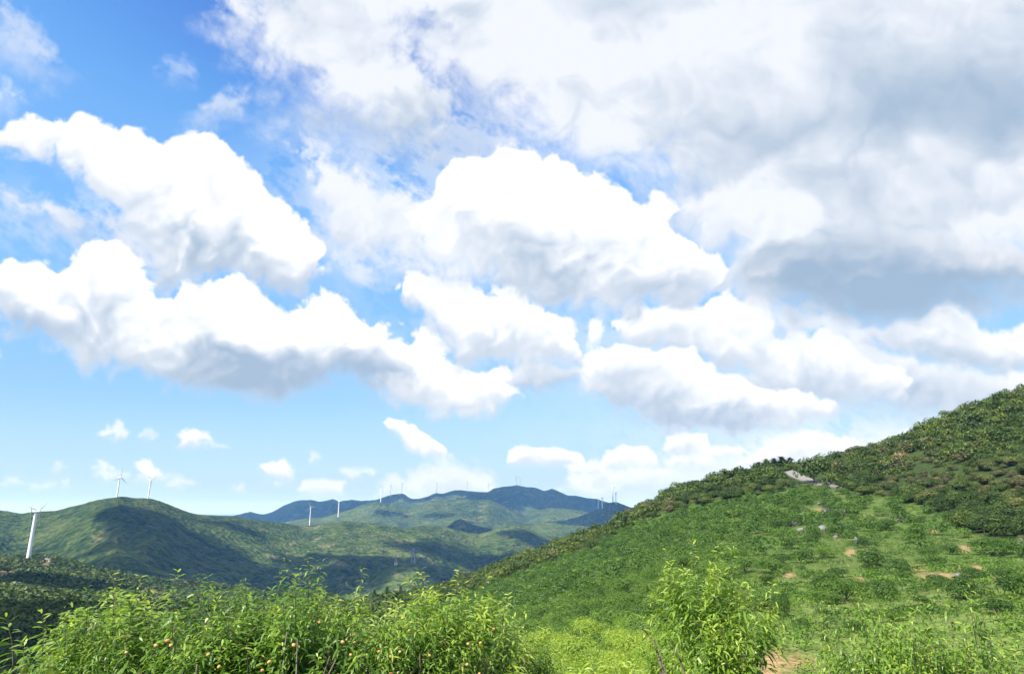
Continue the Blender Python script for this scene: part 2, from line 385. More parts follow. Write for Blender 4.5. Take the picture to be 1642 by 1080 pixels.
# ------------------------------------------------------------------ the lie of the land, as height over bearing and distance
def Zp(px, py, r):
    a, e = az_el(np.array([px]), np.array([py]))
    return EYE[2] + r * math.tan(e[0])


def pchip(x, y, q):
    x = np.asarray(x, float); y = np.asarray(y, float)
    h = np.diff(x); d = np.diff(y) / h
    m = np.zeros(len(x)); m[0], m[-1] = d[0], d[-1]
    for i in range(1, len(x) - 1):
        if d[i - 1] * d[i] > 0:
            w1, w2 = 2 * h[i] + h[i - 1], h[i] + 2 * h[i - 1]
            m[i] = (w1 + w2) / (w1 / d[i - 1] + w2 / d[i])
    i = np.clip(np.searchsorted(x, q) - 1, 0, len(x) - 2)
    t = np.clip((q - x[i]) / h[i], 0, 1)
    return ((2 * t ** 3 - 3 * t ** 2 + 1) * y[i] + (t ** 3 - 2 * t ** 2 + t) * h[i] * m[i] + (-2 * t ** 3 + 3 * t ** 2) * y[i + 1] + (t ** 3 - t ** 2) * h[i] * m[i + 1])


# columns of the near land: bearing given by a photograph column, then (distance, photograph row) or (distance, None, height)
KN = {
    -700: [(30, None, -5), (100, None, -12), (400, None, -40), (1050, None, -70)],
    -250: [(30, None, -10), (60, None, -19), (120, None, -34), (200, None, -46), (300, 1010), (500, 966), (700, 940), (900, 912), (1050, 897)],
    0: [(30, None, -10), (60, None, -19), (120, None, -34), (200, None, -46), (300, 1008), (500, 966), (700, 938), (900, 912), (1050, 897)],
    45: [(30, None, -10), (60, None, -19), (120, None, -34), (200, None, -46), (300, 1006), (500, 966), (700, 938), (900, 912), (1050, 895.5)],
    120: [(30, None, -9.5), (60, None, -18), (120, None, -33), (200, None, -46), (300, 1004), (500, 968), (700, 946), (900, 922), (1040, 908)],
    200: [(30, None, -9), (60, None, -17), (120, None, -31), (200, None, -45), (300, 1002), (500, 970), (700, 952), (900, 936), (1020, 927)],
    300: [(30, None, -9), (60, None, -16), (120, None, -29), (200, None, -44), (300, 1000), (500, 972), (700, 957), (960, 941)],
    420: [(30, None, -9), (60, None, -15), (120, None, -27), (200, None, -42), (300, 1000), (500, 974), (700, 960), (900, 946)],
    540: [(30, None, -9), (60, None, -15), (120, None, -26), (200, None, -40), (300, 995), (450, 975), (620, 958)],
    640: [(30, None, -8.5), (60, None, -14), (120, None, -23), (200, None, -33), (280, 985), (345, 962)],
    700: [(30, None, -8.2), (60, None, -13), (120, None, -21), (200, None, -29), (270, 970), (330, 947)],
    760: [(30, None, -8), (60, None, -12.5), (100, None, -18), (180, 985), (250, 955), (318, 928)],
    830: [(30, None, -7.8), (60, None, -12), (100, None, -16.5), (170, 965), (240, 932), (310, 900)],
    900: [(30, None, -7.6), (60, None, -11.5), (100, None, -14.5), (160, 945), (230, 905), (300, 876)],
    970: [(30, None, -7.5), (60, None, -11), (100, None, -13), (150, 930), (220, 888), (295, 853)],
    1010: [(30, None, -7.5), (60, None, -10.8), (100, None, -12.4), (150, 920), (220, 872), (290, 833)],
    1050: [(30, None, -7.4), (60, None, -10.5), (100, 947), (150, 908), (220, 855), (290, 810)],
    1100: [(30, None, -7.2), (60, None, -10.2), (100, 942), (150, 896), (220, 840), (285, 788)],
    1150: [(30, None, -7.2), (60, 1002), (100, 936), (150, 886), (220, 826), (285, 774)],
    1210: [(30, None, -7.2), (60, 1000), (100, 932), (150, 880), (220, 815), (290, 763)],
    1260: [(30, None, -7.0), (60, 1000), (100, 930), (150, 878), (220, 808), (295, 755)],
    1310: [(30, None, -7.0), (60, 998), (100, 928), (150, 876), (220, 805), (270, 772), (300, 748)],
    1360: [(30, None, -6.8), (60, 996), (100, 926), (150, 874), (200, 828), (250, 778), (310, 736)],
    1430: [(30, None, -6.6), (60, 994), (100, 924), (150, 872), (200, 828), (255, 765), (320, 722)],
    1500: [(30, None, -6.4), (60, 990), (100, 922), (150, 870), (190, 838), (250, 760), (330, 697)],
    1560: [(30, None, -6.4), (60, 988), (100, 920), (150, 870), (185, 842), (250, 750), (335, 672)],
    1642: [(30, None, -6.2), (60, 985), (100, 918), (145, 872), (180, 838), (250, 735), (340, 645)],
    1800: [(30, None, -6), (60, 980), (100, 915), (145, 865), (250, 700), (350, 600)],
    2300: [(30, None, -5), (60, None, -7), (100, None, -6), (145, None, 0), (250, None, 40), (350, None, 75)],
}
R_GRID = np.concatenate([np.linspace(1.0, 30, 40), np.geomspace(31, 1400, 230)])
_cols = sorted(KN)
_caz = []; _tab = []
for c in _cols:
    rs, zs = [0.5, 3, 6, 10, 16], [0.0, -0.5, -1.35, -2.75, -4.4]
    for k in KN[c]:
        rs.append(k[0]); zs.append(k[2] if len(k) == 3 else Zp(c, k[1], k[0]))
    rc, zc = rs[-1], zs[-1]
    last = (zs[-1] - zs[-2]) / (rs[-1] - rs[-2])
    rs += [rc * 1.04, rc * 1.2, rc * 1.6, max(1500, rc * 2.4)]
    drop = .42 if rc < 500 else .30
    zs += [zc - .1 * rc * .04, zc - drop * rc * .16, zc - drop * rc * .56, zc - drop * rc * 1.3]
    _tab.append(pchip(rs, zs, R_GRID)); _caz.append(az_el(np.array([c]), np.array([900.]))[0][0])
# the rest of the circle: open rising ground behind the eye
_caz = np.array(_caz); _tab = np.array(_tab)
_back = pchip([0.5, 10, 40, 150, 400, 1500], [0, .6, 3, 10, 14, -150], R_GRID)
_fine_az = np.linspace(-math.pi, math.pi, 721)
_T = np.empty((721, len(R_GRID)))
for j in range(len(R_GRID)):
    _T[:, j] = np.interp(_fine_az, np.r_[-math.pi, RD(-110), _caz, RD(110), math.pi], np.r_[_back[j], _back[j], _tab[:, j], _back[j], _back[j]])
_T = box_blur(box_blur(_T, 2, 0), 2, 0)


def near_land(az, r):
    fi = np.clip((az + math.pi) / (2 * math.pi) * 720, 0, 719.999); i = fi.astype(int); fi = fi - i
    jr = np.interp(r, R_GRID, np.arange(len(R_GRID))); j = np.clip(jr.astype(int), 0, len(R_GRID) - 2); fj = jr - j
    z = (_T[i, j] * (1 - fi) + _T[i + 1, j] * fi) * (1 - fj) + (_T[i, j + 1] * (1 - fi) + _T[i + 1, j + 1] * fi) * fj
    return z - np.maximum(r - R_GRID[-1], 0) * .25


# hills beyond: crest as seen in the photograph (column, row), distance, front and back slope, width of the rounded top
HILLS = []


def hill(pts, r, front, back, wid, gully=.35, fall=.5):
    p = np.array(pts, float)
    a, e = az_el(p[:, 0], p[:, 1])
    rr = np.full(len(p), r, float) if np.isscalar(r) else np.interp(p[:, 0], *zip(*r))
    HILLS.append(dict(a=a, r=rr, z=EYE[2] + rr * np.tan(e), front=front, back=back, w=wid, g=gully, fall=fall))


hill([(-400, 800), (-150, 812), (0, 817.5), (14, 819), (27, 822), (39, 822.5), (51, 820), (78, 819), (92, 818), (109, 813), (130, 808), (150, 802.5), (165, 799.5), (181, 797.5), (193, 795.5), (203, 795.5), (211, 797.5), (228, 798), (246, 799.5), (263, 805), (280, 812), (287, 815), (303, 821), (320, 824.5), (353, 826), (370, 826.5), (382, 828), (403, 831.5), (428, 835), (452, 838), (471, 840.5), (486, 843), (502, 841.5), (513, 839), (530, 837.5), (556, 834.5), (582, 837.5), (606, 838), (626, 842), (640, 845), (652, 846), (677, 841.5), (699, 842.5), (716, 845), (734, 849.5), (750, 853.5), (768, 855.5), (785, 851), (805, 844.5), (824, 839.5), (836, 843), (853, 849), (869, 857), (890, 866), (960, 880), (1300, 890)],
     [(-300, 2300), (0, 2300), (190, 2050), (300, 2100), (480, 2300), (640, 2300), (824, 2500), (1300, 2600)], .20, .3, 60, .42)
hill([(560, 952), (580, 936), (603, 917), (620, 908), (637, 903), (667, 902), (683, 918), (700, 936), (720, 955)], 1550, .34, .3, 30, .2, .6)
hill([(690, 862), (706, 852), (720, 842), (728, 835.5), (738, 831), (744, 833), (757, 840.5), (773, 844), (791, 849), (810, 856)], 3050, .45, .4, 25, .1, .5)
hill([(800, 858), (815, 850), (831, 842), (857, 837), (869, 835), (889, 838), (910, 840.6), (933, 842), (960, 846), (1100, 850)], 2950, .16, .3, 60, .3)
hill([(780, 850), (810, 840), (836, 840), (860, 838), (882, 834), (906, 833.5), (925, 828), (939, 823), (959, 815), (974, 806), (988, 803.5), (1003, 809.5), (1030, 818), (1100, 840)], 3750, .30, .35, 40, .25)
hill([(800, 840), (831, 827), (857, 817.6), (886, 812.5), (910, 815), (933, 817.6), (955, 824)], 4350, .22, .3, 60, .3)
hill([(430, 845), (455, 837), (479, 832), (497, 830), (517, 829.3), (541, 822.5), (565, 815), (587, 807), (600, 804), (619, 805), (636, 808), (658, 811.6), (675, 808), (698, 801.7), (716, 802), (742, 799), (768, 801), (782, 800), (800, 806), (830, 820)], 4250, .26, .3, 60, .4)
hill([(340, 832), (370, 827), (388, 823), (401, 820), (412, 822.5), (423, 824.5), (437, 820), (454, 810.5), (471, 803.5), (484, 801), (498, 801), (513, 803.7), (534, 799.6), (544, 803), (565, 800.5), (578, 802.5), (602, 801), (612, 798), (623, 793.6), (640, 791), (648, 791), (653, 795), (659, 799), (675, 798.6), (687, 795), (698, 790), (710, 790.8), (720, 788), (730, 785), (744, 786), (764, 788), (783, 788.6), (791, 783), (808, 779.6), (820, 778.5), (829, 777), (836, 778.5), (843, 780.6), (857, 780.6), (864, 783), (872, 786.4), (879, 785), (886, 783), (896, 787.4), (910, 793.7), (923, 793.7), (937, 797), (947, 798.8), (957, 799), (974, 804.8), (990, 808), (1020, 815), (1100, 830)], [(340, 6800), (560, 6400), (640, 5600), (800, 5600), (1000, 5800)], .30, .3, 50, .35)
hill([(-200, 806), (-60, 808), (0, 812), (8, 816), (14, 818.5), (24, 817), (30, 816.5), (40, 818), (60, 822)], 15000, .2, .2, 200, .2)


def height(x, y):
    x = np.asarray(x, float); y = np.asarray(y, float)
    r = np.hypot(x, y) + 1e-6; az = np.arctan2(x, y)
    z = near_land(az, r)
    z = z + fbm(x / 14, y / 14, 3, .5, 31) * .5 * sstep(14, 60, r) + fbm(x / 60, y / 60, 4, .5, 33) * 2.4 * sstep(60, 300, r) * (1 - .75 * sstep(240, 330, r) * (az > RD(-14)))
    z = z + fbm(x / 160, y / 160, 4, .5, 35) * 10 * sstep(300, 600, r) * sstep(RD(-3), RD(-14), az)
    base = -235 + .030 * np.clip(r - 1500, 0, 4500) - .05 * np.clip(r - 7000, 0, 2700) + 12 * fbm(x / 700, y / 700, 4, .5, 41)
    base = np.maximum(base, -238)
    z = np.maximum(z, base)
    wx_ = 60 * fbm(x / 300, y / 300, 3, .5, 55)
    nz = billow((x + wx_) / 330 + 3, (y - wx_) / 330, 6, .52, 51); nz2 = fbm(x / 130, y / 130, 4, .5, 53)
    for h in HILLS:
        zc = np.interp(az, h['a'], h['z']); rc = np.interp(az, h['a'], h['r'])
        over = np.maximum(h['a'][0] - az, 0) + np.maximum(az - h['a'][-1], 0)
        t = r - rc; w = h['w']
        s = np.where(t < 0, h['front'], h['back'])
        dz = s * (np.sqrt(t * t + w * w) - w)
        zh = zc - dz - over * rc * h['fall']
        amp = np.minimum(dz, 110) * h['g'] * 1.25
        zh = zh - amp * (.55 - .8 * nz) + np.minimum(dz * .2, 9) * nz2
        zh = zh + (rc / 1095) * .9 * fbm(az * 260, r / 60, 3, .5, 61) * (abs(t) < 400)
        z = np.maximum(z, zh) + np.where(np.abs(z - zh) < 12, (12 - np.abs(z - zh)) ** 2 / 48, 0)
    return z


def photo_of(x, y, z):
    d = np.stack([x, y, z - EYE[2]], -1)
    f = d @ FWD
    return 821 + FOC * d[..., 0] / f, 540 - FOC * (d @ UPV) / f


def ground_hit(px, py, r0=2.0, r1=9000.0, n=900):
    """where the sight line through a spot of the photograph meets the land"""
    px = np.atleast_1d(np.asarray(px, float)); py = np.atleast_1d(np.asarray(py, float))
    a, e = az_el(px, py)
    rs = np.geomspace(r0, r1, n)
    X = np.sin(a)[:, None] * rs; Y = np.cos(a)[:, None] * rs
    below = EYE[2] + rs * np.tan(e)[:, None] < height(X, Y)
    i = np.where(below.any(1), below.argmax(1), n - 1)
    r = rs[i]
    x, y = np.sin(a) * r, np.cos(a) * r
    return np.stack([x, y, height(x, y)], -1)


# ------------------------------------------------------------------ helpers for objects
def tag(o, label=None, cat=None, group=None, kind=None):
    for k, v in (('label', label), ('category', cat), ('group', group), ('kind', kind)):
        if v: o[k] = v
    return o


def link(name, data, parent=None, loc=None):
    o = bpy.data.objects.new(name, data); COL.objects.link(o)
    if parent is not None: o.parent = parent
    if loc is not None: o.location = loc
    return o


def mesh_from(name, V, F, mats=(), tint=None, mat_idx=None, smooth=False, extra=None):
    """V (n,3), F list of arrays of equal-length faces"""
    me = bpy.data.meshes.new(name)
    V = np.asarray(V, np.float32)
    F = [np.asarray(f, np.int32) for f in (F if isinstance(F, list) else [F]) if len(f)]
    nl = sum(f.size for f in F); nf = sum(len(f) for f in F)
    me.vertices.add(len(V)); me.vertices.foreach_set('co', V.ravel())
    me.loops.add(nl); me.loops.foreach_set('vertex_index', np.concatenate([f.ravel() for f in F]))
    tot = np.concatenate([np.full(len(f), f.shape[1], np.int32) for f in F])
    me.polygons.add(nf)
    me.polygons.foreach_set('loop_start', np.concatenate([[0], np.cumsum(tot)[:-1]]).astype(np.int32))
    if mat_idx is not None: me.polygons.foreach_set('material_index', np.asarray(mat_idx, np.int32))
    me.polygons.foreach_set('use_smooth', np.full(nf, bool(smooth)))
    for m in mats: me.materials.append(m)
    if tint is not None:
        a = me.attributes.new('tint', 'FLOAT', 'POINT'); a.data.foreach_set('value', np.asarray(tint, np.float32))
    for k, v in (extra or {}).items():
        a = me.attributes.new(k, 'FLOAT', 'POINT'); a.data.foreach_set('value', np.asarray(v, np.float32))
    me.update(calc_edges=True)
    return me


def new_mat(name):
    m = bpy.data.materials.new(name); m.use_nodes = True
    t = m.node_tree; t.nodes.clear()
    return m, t


def noise_node(t, scale, detail=4, rough=.55, vec=None, typ=None):
    n = N(t, 'ShaderNodeTexNoise'); n.inputs['Scale'].default_value = scale; n.inputs['Detail'].default_value = detail; n.inputs['Roughness'].default_value = rough
    if vec is not None: L(t, vec, n.inputs['Vector'])
    return n.outputs['Fac']


def ramp(t, fac, stops):
    n = N(t, 'ShaderNodeValToRGB'); e = n.color_ramp.elements
    while len(e) < len(stops): e.new(.5)
    for i, (p, c) in enumerate(stops):
        e[i].position = p; e[i].color = (*c, 1) if len(c) == 3 else c
    L(t, fac, n.inputs[0])
    return n.outputs[0]


def mix(t, fac, a, b, blend='MIX'):
    n = N(t, 'ShaderNodeMix', data_type='RGBA', blend_type=blend)
    if isinstance(fac, (int, float)): n.inputs[0].default_value = fac
    else: L(t, fac, n.inputs[0])
    for i, v in ((6, a), (7, b)):
        if isinstance(v, tuple): n.inputs[i].default_value = (*v, 1)
        else: L(t, v, n.inputs[i])
    return n.outputs[2]


def attr(t, name):
    n = N(t, 'ShaderNodeAttribute', attribute_name=name)
    return n.outputs['Fac']


def surface(t, color, rough=.9, spec=.2, normal=None):
    p = N(t, 'ShaderNodeBsdfPrincipled'); o = N(t, 'ShaderNodeOutputMaterial')
    if isinstance(color, tuple): p.inputs['Base Color'].default_value = (*color, 1)
    else: L(t, color, p.inputs['Base Color'])
    p.inputs['Roughness'].default_value = rough; p.inputs['Specular IOR Level'].default_value = spec
    if normal is not None: L(t, normal, p.inputs['Normal'])
    L(t, p.outputs[0], o.inputs[0])
    return p, o


def bump(t, h, strength, dist):
    b = N(t, 'ShaderNodeBump'); b.inputs['Strength'].default_value = strength; b.inputs['Distance'].default_value = dist
    L(t, h, b.inputs['Height'])
    return b.outputs[0]


# ------------------------------------------------------------------ ground materials
def N_color(t, v):
    sc = N(t, 'ShaderNodeSeparateColor'); L(t, v.outputs['Color'], sc.inputs[0])
    return sc.outputs[0]


def land_material():
    m, t = new_mat('hill_meadow')
    g = N(t, 'ShaderNodeNewGeometry').outputs['Position']
    fine = noise_node(t, 2.2, 5, .7, g); mid = noise_node(t, .45, 6, .65, g); big = noise_node(t, .035, 4, .55, g)
    grass = ramp(t, mix(t, .5, fine, mid), [(.33, (.014, .034, .008)), (.44, (.050, .092, .018)), (.54, (.095, .150, .030)), (.70, (.18, .21, .070))])
    grass = mix(t, ramp(t, big, [(.42, (0, 0, 0)), (.62, (.6, .6, .6))]), grass, (.115, .140, .046))
    soil = ramp(t, fine, [(.3, (.12, .078, .032)), (.5, (.30, .20, .092)), (.72, (.48, .36, .19))])
    litter = ramp(t, mid, [(.3, (.020, .036, .012)), (.6, (.045, .07, .02)), (.8, (.09, .085, .04))])
    grass = mix(t, math_node(t, 'MULTIPLY', attr(t, 'pale'), ramp(t, mid, [(.36, (.25, .25, .25)), (.6, (.9, .9, .9))])), grass, ramp(t, fine, [(.34, (.060, .105, .022)), (.48, (.150, .205, .048)), (.62, (.215, .265, .075)), (.75, (.30, .31, .13))]))
    c = mix(t, attr(t, 'wood'), grass, litter)
    c = mix(t, attr(t, 'bare'), c, soil)
    h = mix(t, .4, fine, mid)
    surface(t, c, .95, .1, bump(t, h, .9, .35))
    return m


def far_material():
    m, t = new_mat('wooded_hills')
    g = N(t, 'ShaderNodeNewGeometry').outputs['Position']
    v = N(t, 'ShaderNodeTexVoronoi'); v.inputs['Scale'].default_value = .095; v.inputs['Randomness'].default_value = 1.0; L(t, g, v.inputs['Vector'])
    crown = v.outputs['Distance']
    n1 = noise_node(t, .012, 6, .62, g); n2 = noise_node(t, .0028, 5, .6, g); n3 = noise_node(t, .05, 5, .7, g)
    tree = math_node(t, 'ADD', math_node(t, 'MULTIPLY', n3, .75), math_node(t, 'MULTIPLY', N_color(t, v), .30))
    forest = ramp(t, tree, [(.34, (.006, .016, .005)), (.5, (.020, .040, .009)), (.68, (.055, .080, .018))])
    field = ramp(t, tree, [(.36, (.030, .055, .012)), (.52, (.078, .115, .026)), (.70, (.13, .15, .050))])
    tan = ramp(t, n3, [(.3, (.10, .085, .04)), (.7, (.29, .23, .13))])
    c = mix(t, math_node(t, 'MULTIPLY', ramp(t, n1, [(.47, (0, 0, 0)), (.66, (.75, .75, .75))]), math_node(t, 'ADD', .15, math_node(t, 'MULTIPLY', attr(t, 'open'), .85))), forest, field)
    patch = math_node(t, 'MULTIPLY', ramp(t, noise_node(t, .016, 8, .72, g), [(.57, (0, 0, 0)), (.66, (1, 1, 1))]), attr(t, 'open'))
    c = mix(t, math_node(t, 'MULTIPLY', attr(t, 'open'), ramp(t, n2, [(.42, (0, 0, 0)), (.62, (.6, .6, .6))])), c, field)
    c = mix(t, math_node(t, 'MULTIPLY', patch, .8), c, tan)
    h = mix(t, .35, crown, n3)
    surface(t, c, .95, .05, bump(t, h, 1.0, 9.0))
    return m


M_LAND, M_FAR = land_material(), far_material()

# ------------------------------------------------------------------ the land as sheets that share their edges
AZ = np.concatenate([np.linspace(-math.pi, RD(-42), 46)[:-1], np.linspace(RD(-42), RD(42), 460), np.linspace(RD(42), math.pi, 46)[1:]])
R_ALL = np.concatenate([[0.05, .6], np.linspace(1.2, 30, 36), np.linspace(32, 400, 130), np.linspace(408, 1250, 80), np.linspace(1265, 3500, 120), np.linspace(3530, 8000, 90), np.geomspace(8200, 42000, 24)])

SOIL = [(1240, 1066, 62, 20, 1.5), (1363, 886, 9, 5, 1), (1268, 922, 10, 4, 1), (1227, 924, 9, 5, 1), (1471, 910, 15, 4, 1), (1491, 923, 24, 6, 1.1), (1527, 924, 40, 5, .8), (1533, 911, 10, 4, .8),
        (1567, 911, 10, 4, .9), (1547, 880, 11, 5, .9), (1378, 929, 7, 4, .7), (1390, 828, 12, 3, .8), (1493, 852, 9, 4, .6), (1444, 727, 14, 4, .9), (1610, 924, 30, 4, .5), (1345, 862, 8, 3, .6), (1330, 818, 24, 5, .5),
        (960, 982, 14, 5, .7), (1015, 980, 18, 4, .6), (1640, 860, 10, 5, .5), (1500, 770, 26, 8, .35), (1600, 790, 34, 12, .5)]


def split_rows(name, i0, i1, mat, seg=None, extra=None):
    rr = R_ALL[i0:i1 + 1]
    A, R = np.meshgrid(AZ, rr)
    X, Y = np.sin(A) * R, np.cos(A) * R
    Z = height(X, Y)
    n, k = A.shape
    idx = np.arange(n * k).reshape(n, k)
    F = np.stack([idx[:-1, :-1], idx[:-1, 1:], idx[1:, 1:], idx[1:, :-1]], -1).reshape(-1, 4)[:, ::-1]
    V = np.stack([X, Y, Z], -1).reshape(-1, 3)
    ex = {k_: v(X, Y, Z, A, R).ravel() for k_, v in (extra or {}).items()}
    o = link(name, mesh_from(name, V, [F], [mat], smooth=True, extra=ex))
    o['kind'] = 'structure'
    return o


WOOD_X = [560, 640, 700, 760, 830, 900, 960, 1000, 1050, 1130, 1180, 1250, 1300, 1400, 1480, 1530, 1560, 1600, 1660, 1900]
WOOD_Y = [975, 985, 972, 950, 918, 896, 874, 850, 830, 810, 801, 788, 780, 795, 812, 838, 858, 868, 874, 880]


def wood_side(px, py):
    return np.interp(px, WOOD_X, WOOD_Y) - py        # > 0 : above the orchard's upper edge


def bare_mask(X, Y, Z, A, R):
    px, py = photo_of(X, Y, Z); m = np.zeros(X.shape)
    wob = fbm(X / 3, Y / 3, 4, .55, 71)
    for (sx, sy, rx, ry, s) in SOIL:
        q = ((px - sx) / rx) ** 2 + ((py - sy) / ry) ** 2
        m = np.maximum(m, s * sstep(1.35, .5, q + wob * 1.9 + .8 * fbm(X / .9, Y / .9, 2, .5, 73)))
    m = np.where((R > 20) & (R < 400) & (np.abs(A) < RD(50)), m, 0)
    lane = np.zeros(X.shape)
    for (sx, sy, rx, ry, s) in [(8, 922, 20, 9, .8), (150, 951, 22, 4, .6), (232, 950, 30, 6, .7), (258, 958, 18, 5, .6), (70, 902, 16, 5, .5)]:
        lane = np.maximum(lane, s * sstep(1.3, .4, ((px - sx) / rx) ** 2 + ((py - sy) / ry) ** 2 + wob * .8))
    return np.clip(np.maximum(m, np.where((R > 400) & (R < 1250), lane, 0)), 0, 1)


def wood_mask(X, Y, Z, A, R):
    px, py = photo_of(X, Y, Z)
    w = sstep(-6, 10, wood_side(px, py)) * (R > 120) * (px > 560)
    left = sstep(620, 560, px) * sstep(60, 160, R)
    return np.clip(np.maximum(w, left), 0, 1) * (np.abs(A) < RD(60))


def pale_mask(X, Y, Z, A, R):
    return sstep(125, 45, R) * sstep(8, 20, R) * (A > RD(2))


def open_mask(X, Y, Z, A, R):
    px, py = photo_of(X, Y, Z)
    # the sunny middle slopes carry clearings, the left hill fewer
    return np.clip(.35 + .65 * sstep(330, 430, px) - .5 * sstep(880, 1000, px) + .65 * np.exp(-(((px - 90) / 120) ** 2 + ((py - 866) / 17) ** 2)), 0, 1)


I1 = int(np.searchsorted(R_ALL, 1250)); I2 = int(np.searchsorted(R_ALL, 3500))
split_rows('ground', 0, I1, M_LAND, extra={'bare': bare_mask, 'wood': wood_mask, 'pale': pale_mask})
split_rows('hills', I1, I2, M_FAR, extra={'open': open_mask})
split_rows('mountains', I2, len(R_ALL) - 1, M_FAR, extra={'open': open_mask})

# ------------------------------------------------------------------ the air: one box of thin haze round the whole scene
def box_mesh(name, lo, hi):
    x0, y0, z0 = lo; x1, y1, z1 = hi
    V = [(x, y, z) for z in (z0, z1) for y in (y0, y1) for x in (x0, x1)]
    F = np.array([[0, 2, 3, 1], [4, 5, 7, 6], [0, 1, 5, 4], [2, 6, 7, 3], [0, 4, 6, 2], [1, 3, 7, 5]])
    return mesh_from(name, V, [F])


_low = min(min(v.co.z for v in bpy.data.objects[n].data.vertices) for n in ('ground', 'hills', 'mountains'))
m_haze, t = new_mat('thin_haze')
pv = N(t, 'ShaderNodeVolumePrincipled'); o_ = N(t, 'ShaderNodeOutputMaterial'); L(t, pv.outputs[0], o_.inputs['Volume'])
pv.inputs['Color'].default_value = (0.19, 0.45, 1.0, 1); pv.inputs['Absorption Color'].default_value = (1, 1, 1, 1)
pv.inputs['Density'].default_value = 7.0e-5; pv.inputs['Anisotropy'].default_value = 0.0
hz = link('haze', box_mesh('haze', (-43000, -43000, _low - 1.0), (43000, 43000, 300)))
hz.data.materials.append(m_haze); hz['kind'] = 'stuff'

# ------------------------------------------------------------------ added clouds, kept out of view, that cast shade on the land
m_cloud, t = new_mat('shade_cloud_vapour')
pv = N(t, 'ShaderNodeVolumePrincipled'); o_ = N(t, 'ShaderNodeOutputMaterial'); L(t, pv.outputs[0], o_.inputs['Volume'])
pv.inputs['Color'].default_value = (1, 1, 1, 1); pv.inputs['Density'].default_value = .09; pv.inputs['Anisotropy'].default_value = .3


def ico(sub):
    import bmesh
    bm = bmesh.new(); bmesh.ops.create_icosphere(bm, subdivisions=sub, radius=1)
    V = np.array([v.co for v in bm.verts]); F = np.array([[v.index for v in f.verts] for f in bm.faces]); bm.free()
    return V, F


_icoV, _icoF = ico(4)


def shade_cloud(px, py, r, high, sx, sy, rot=0, seed=0):
    """an added cumulus out of view, placed so that its shade falls on the land seen at (px, py), distance r"""
    a, _ = az_el(np.array([px]), np.array([py])); a = a[0]
    gx, gy = r * math.sin(a), r * math.cos(a); gz = float(height(gx, gy))
    k = (high - gz) / SUN_DIR[2]
    c = np.array([gx, gy, gz]) + SUN_DIR * k
    V = _icoV.copy()
    n = billow(V[:, 0] * 1.6 + seed, V[:, 1] * 1.6 + V[:, 2] * 1.1, 4, .5, seed) + .6 * fbm(V[:, 0] * 1.3 + V[:, 2], V[:, 1] * 1.3 - V[:, 2], 2, .5, seed + 5)
    V = V * (.72 + .55 * n)[:, None]
    sz = .34 * min(sx, sy)
    V = V * np.array([sx, sy, sz]); V[:, 2] = np.where(V[:, 2] < -.22 * sz, -.22 * sz + (V[:, 2] + .22 * sz) * .15, V[:, 2])
    q = math.cos(rot), math.sin(rot)
    V = np.c_[V[:, 0] * q[0] - V[:, 1] * q[1], V[:, 0] * q[1] + V[:, 1] * q[0], V[:, 2]]
    o = link('cloud', mesh_from('cloud', V, [_icoF], [m_cloud], smooth=True), loc=c)  # unseen cloud, added for the shade it casts
    o['kind'] = 'stuff'
    X, Y = photo_of(*c)
    return o, X, Y, np.hypot(c[0], c[1])


SHADES = [  # photograph column, row, distance, cloud height, half sizes, turn
    (262, 862, 1800, 1250, 120, 130, .3), (320, 885, 1700, 1250, 150, 110, .5), (370, 915, 1500, 1250, 170, 80, .1), (150, 890, 1600, 1250, 130, 42, .1), (362, 848, 2020, 1400, 75, 38, .3), (12, 884, 1650, 1250, 60, 40, 0), (230, 925, 1400, 1200, 130, 50, 0),
    (450, 912, 1600, 1400, 140, 110, .2), (540, 908, 1650, 1400, 150, 130, .2), (500, 880, 1850, 1500, 90, 70, .2), (700, 895, 1800, 1500, 210, 150, -.1), (620, 884, 1850, 1500, 130, 80, .2), (760, 880, 2050, 1800, 150, 110, 0), (872, 868, 2350, 1900, 130, 110, .3), (800, 905, 1800, 1600, 170, 120, 0), (680, 872, 2050, 1700, 110, 60, 0),
    (60, 945, 720, 950, 90, 75, .4), (150, 936, 800, 950, 80, 50, -.3), (20, 1000, 320, 700, 60, 75, 0), (70, 1010, 250, 700, 45, 60, 0), (20, 925, 850, 950, 60, 50, 0),
    (440, 812, 6600, 4300, 620, 700, 0), (540, 808, 6500, 4300, 700, 700, .1), (640, 799, 5700, 3900, 470, 260, .1), (735, 793, 5600, 3900, 330, 160, 0), (700, 796, 5600, 3900, 300, 150, 0), (390, 824, 6800, 4300, 300, 400, 0),
    (850, 800, 5450, 3900, 430, 420, -.2), (790, 812, 5200, 3900, 260, 260, 0), (905, 806, 5600, 3900, 330, 300, 0), (960, 808, 5800, 3900, 150, 200, 0),
    (970, 824, 3680, 2800, 280, 400, .3), (890, 842, 3600, 2800, 250, 130, .2), (752, 846, 3000, 2300, 140, 150, 0), (630, 912, 1540, 1350, 55, 60, 0), (600, 925, 1500, 1350, 50, 60, 0), (625, 832, 4000, 3000, 100, 60, 0), (700, 836, 3900, 3000, 110, 50, 0), (820, 843, 3500, 2700, 90, 60, 0)]
for i, s in enumerate(SHADES):
    o, X, Y, R = shade_cloud(*s, seed=i * 1.7 + .3)
    if 0 < X < 1642 and 0 < Y < 1080: print('cloud in view', s, X, Y)

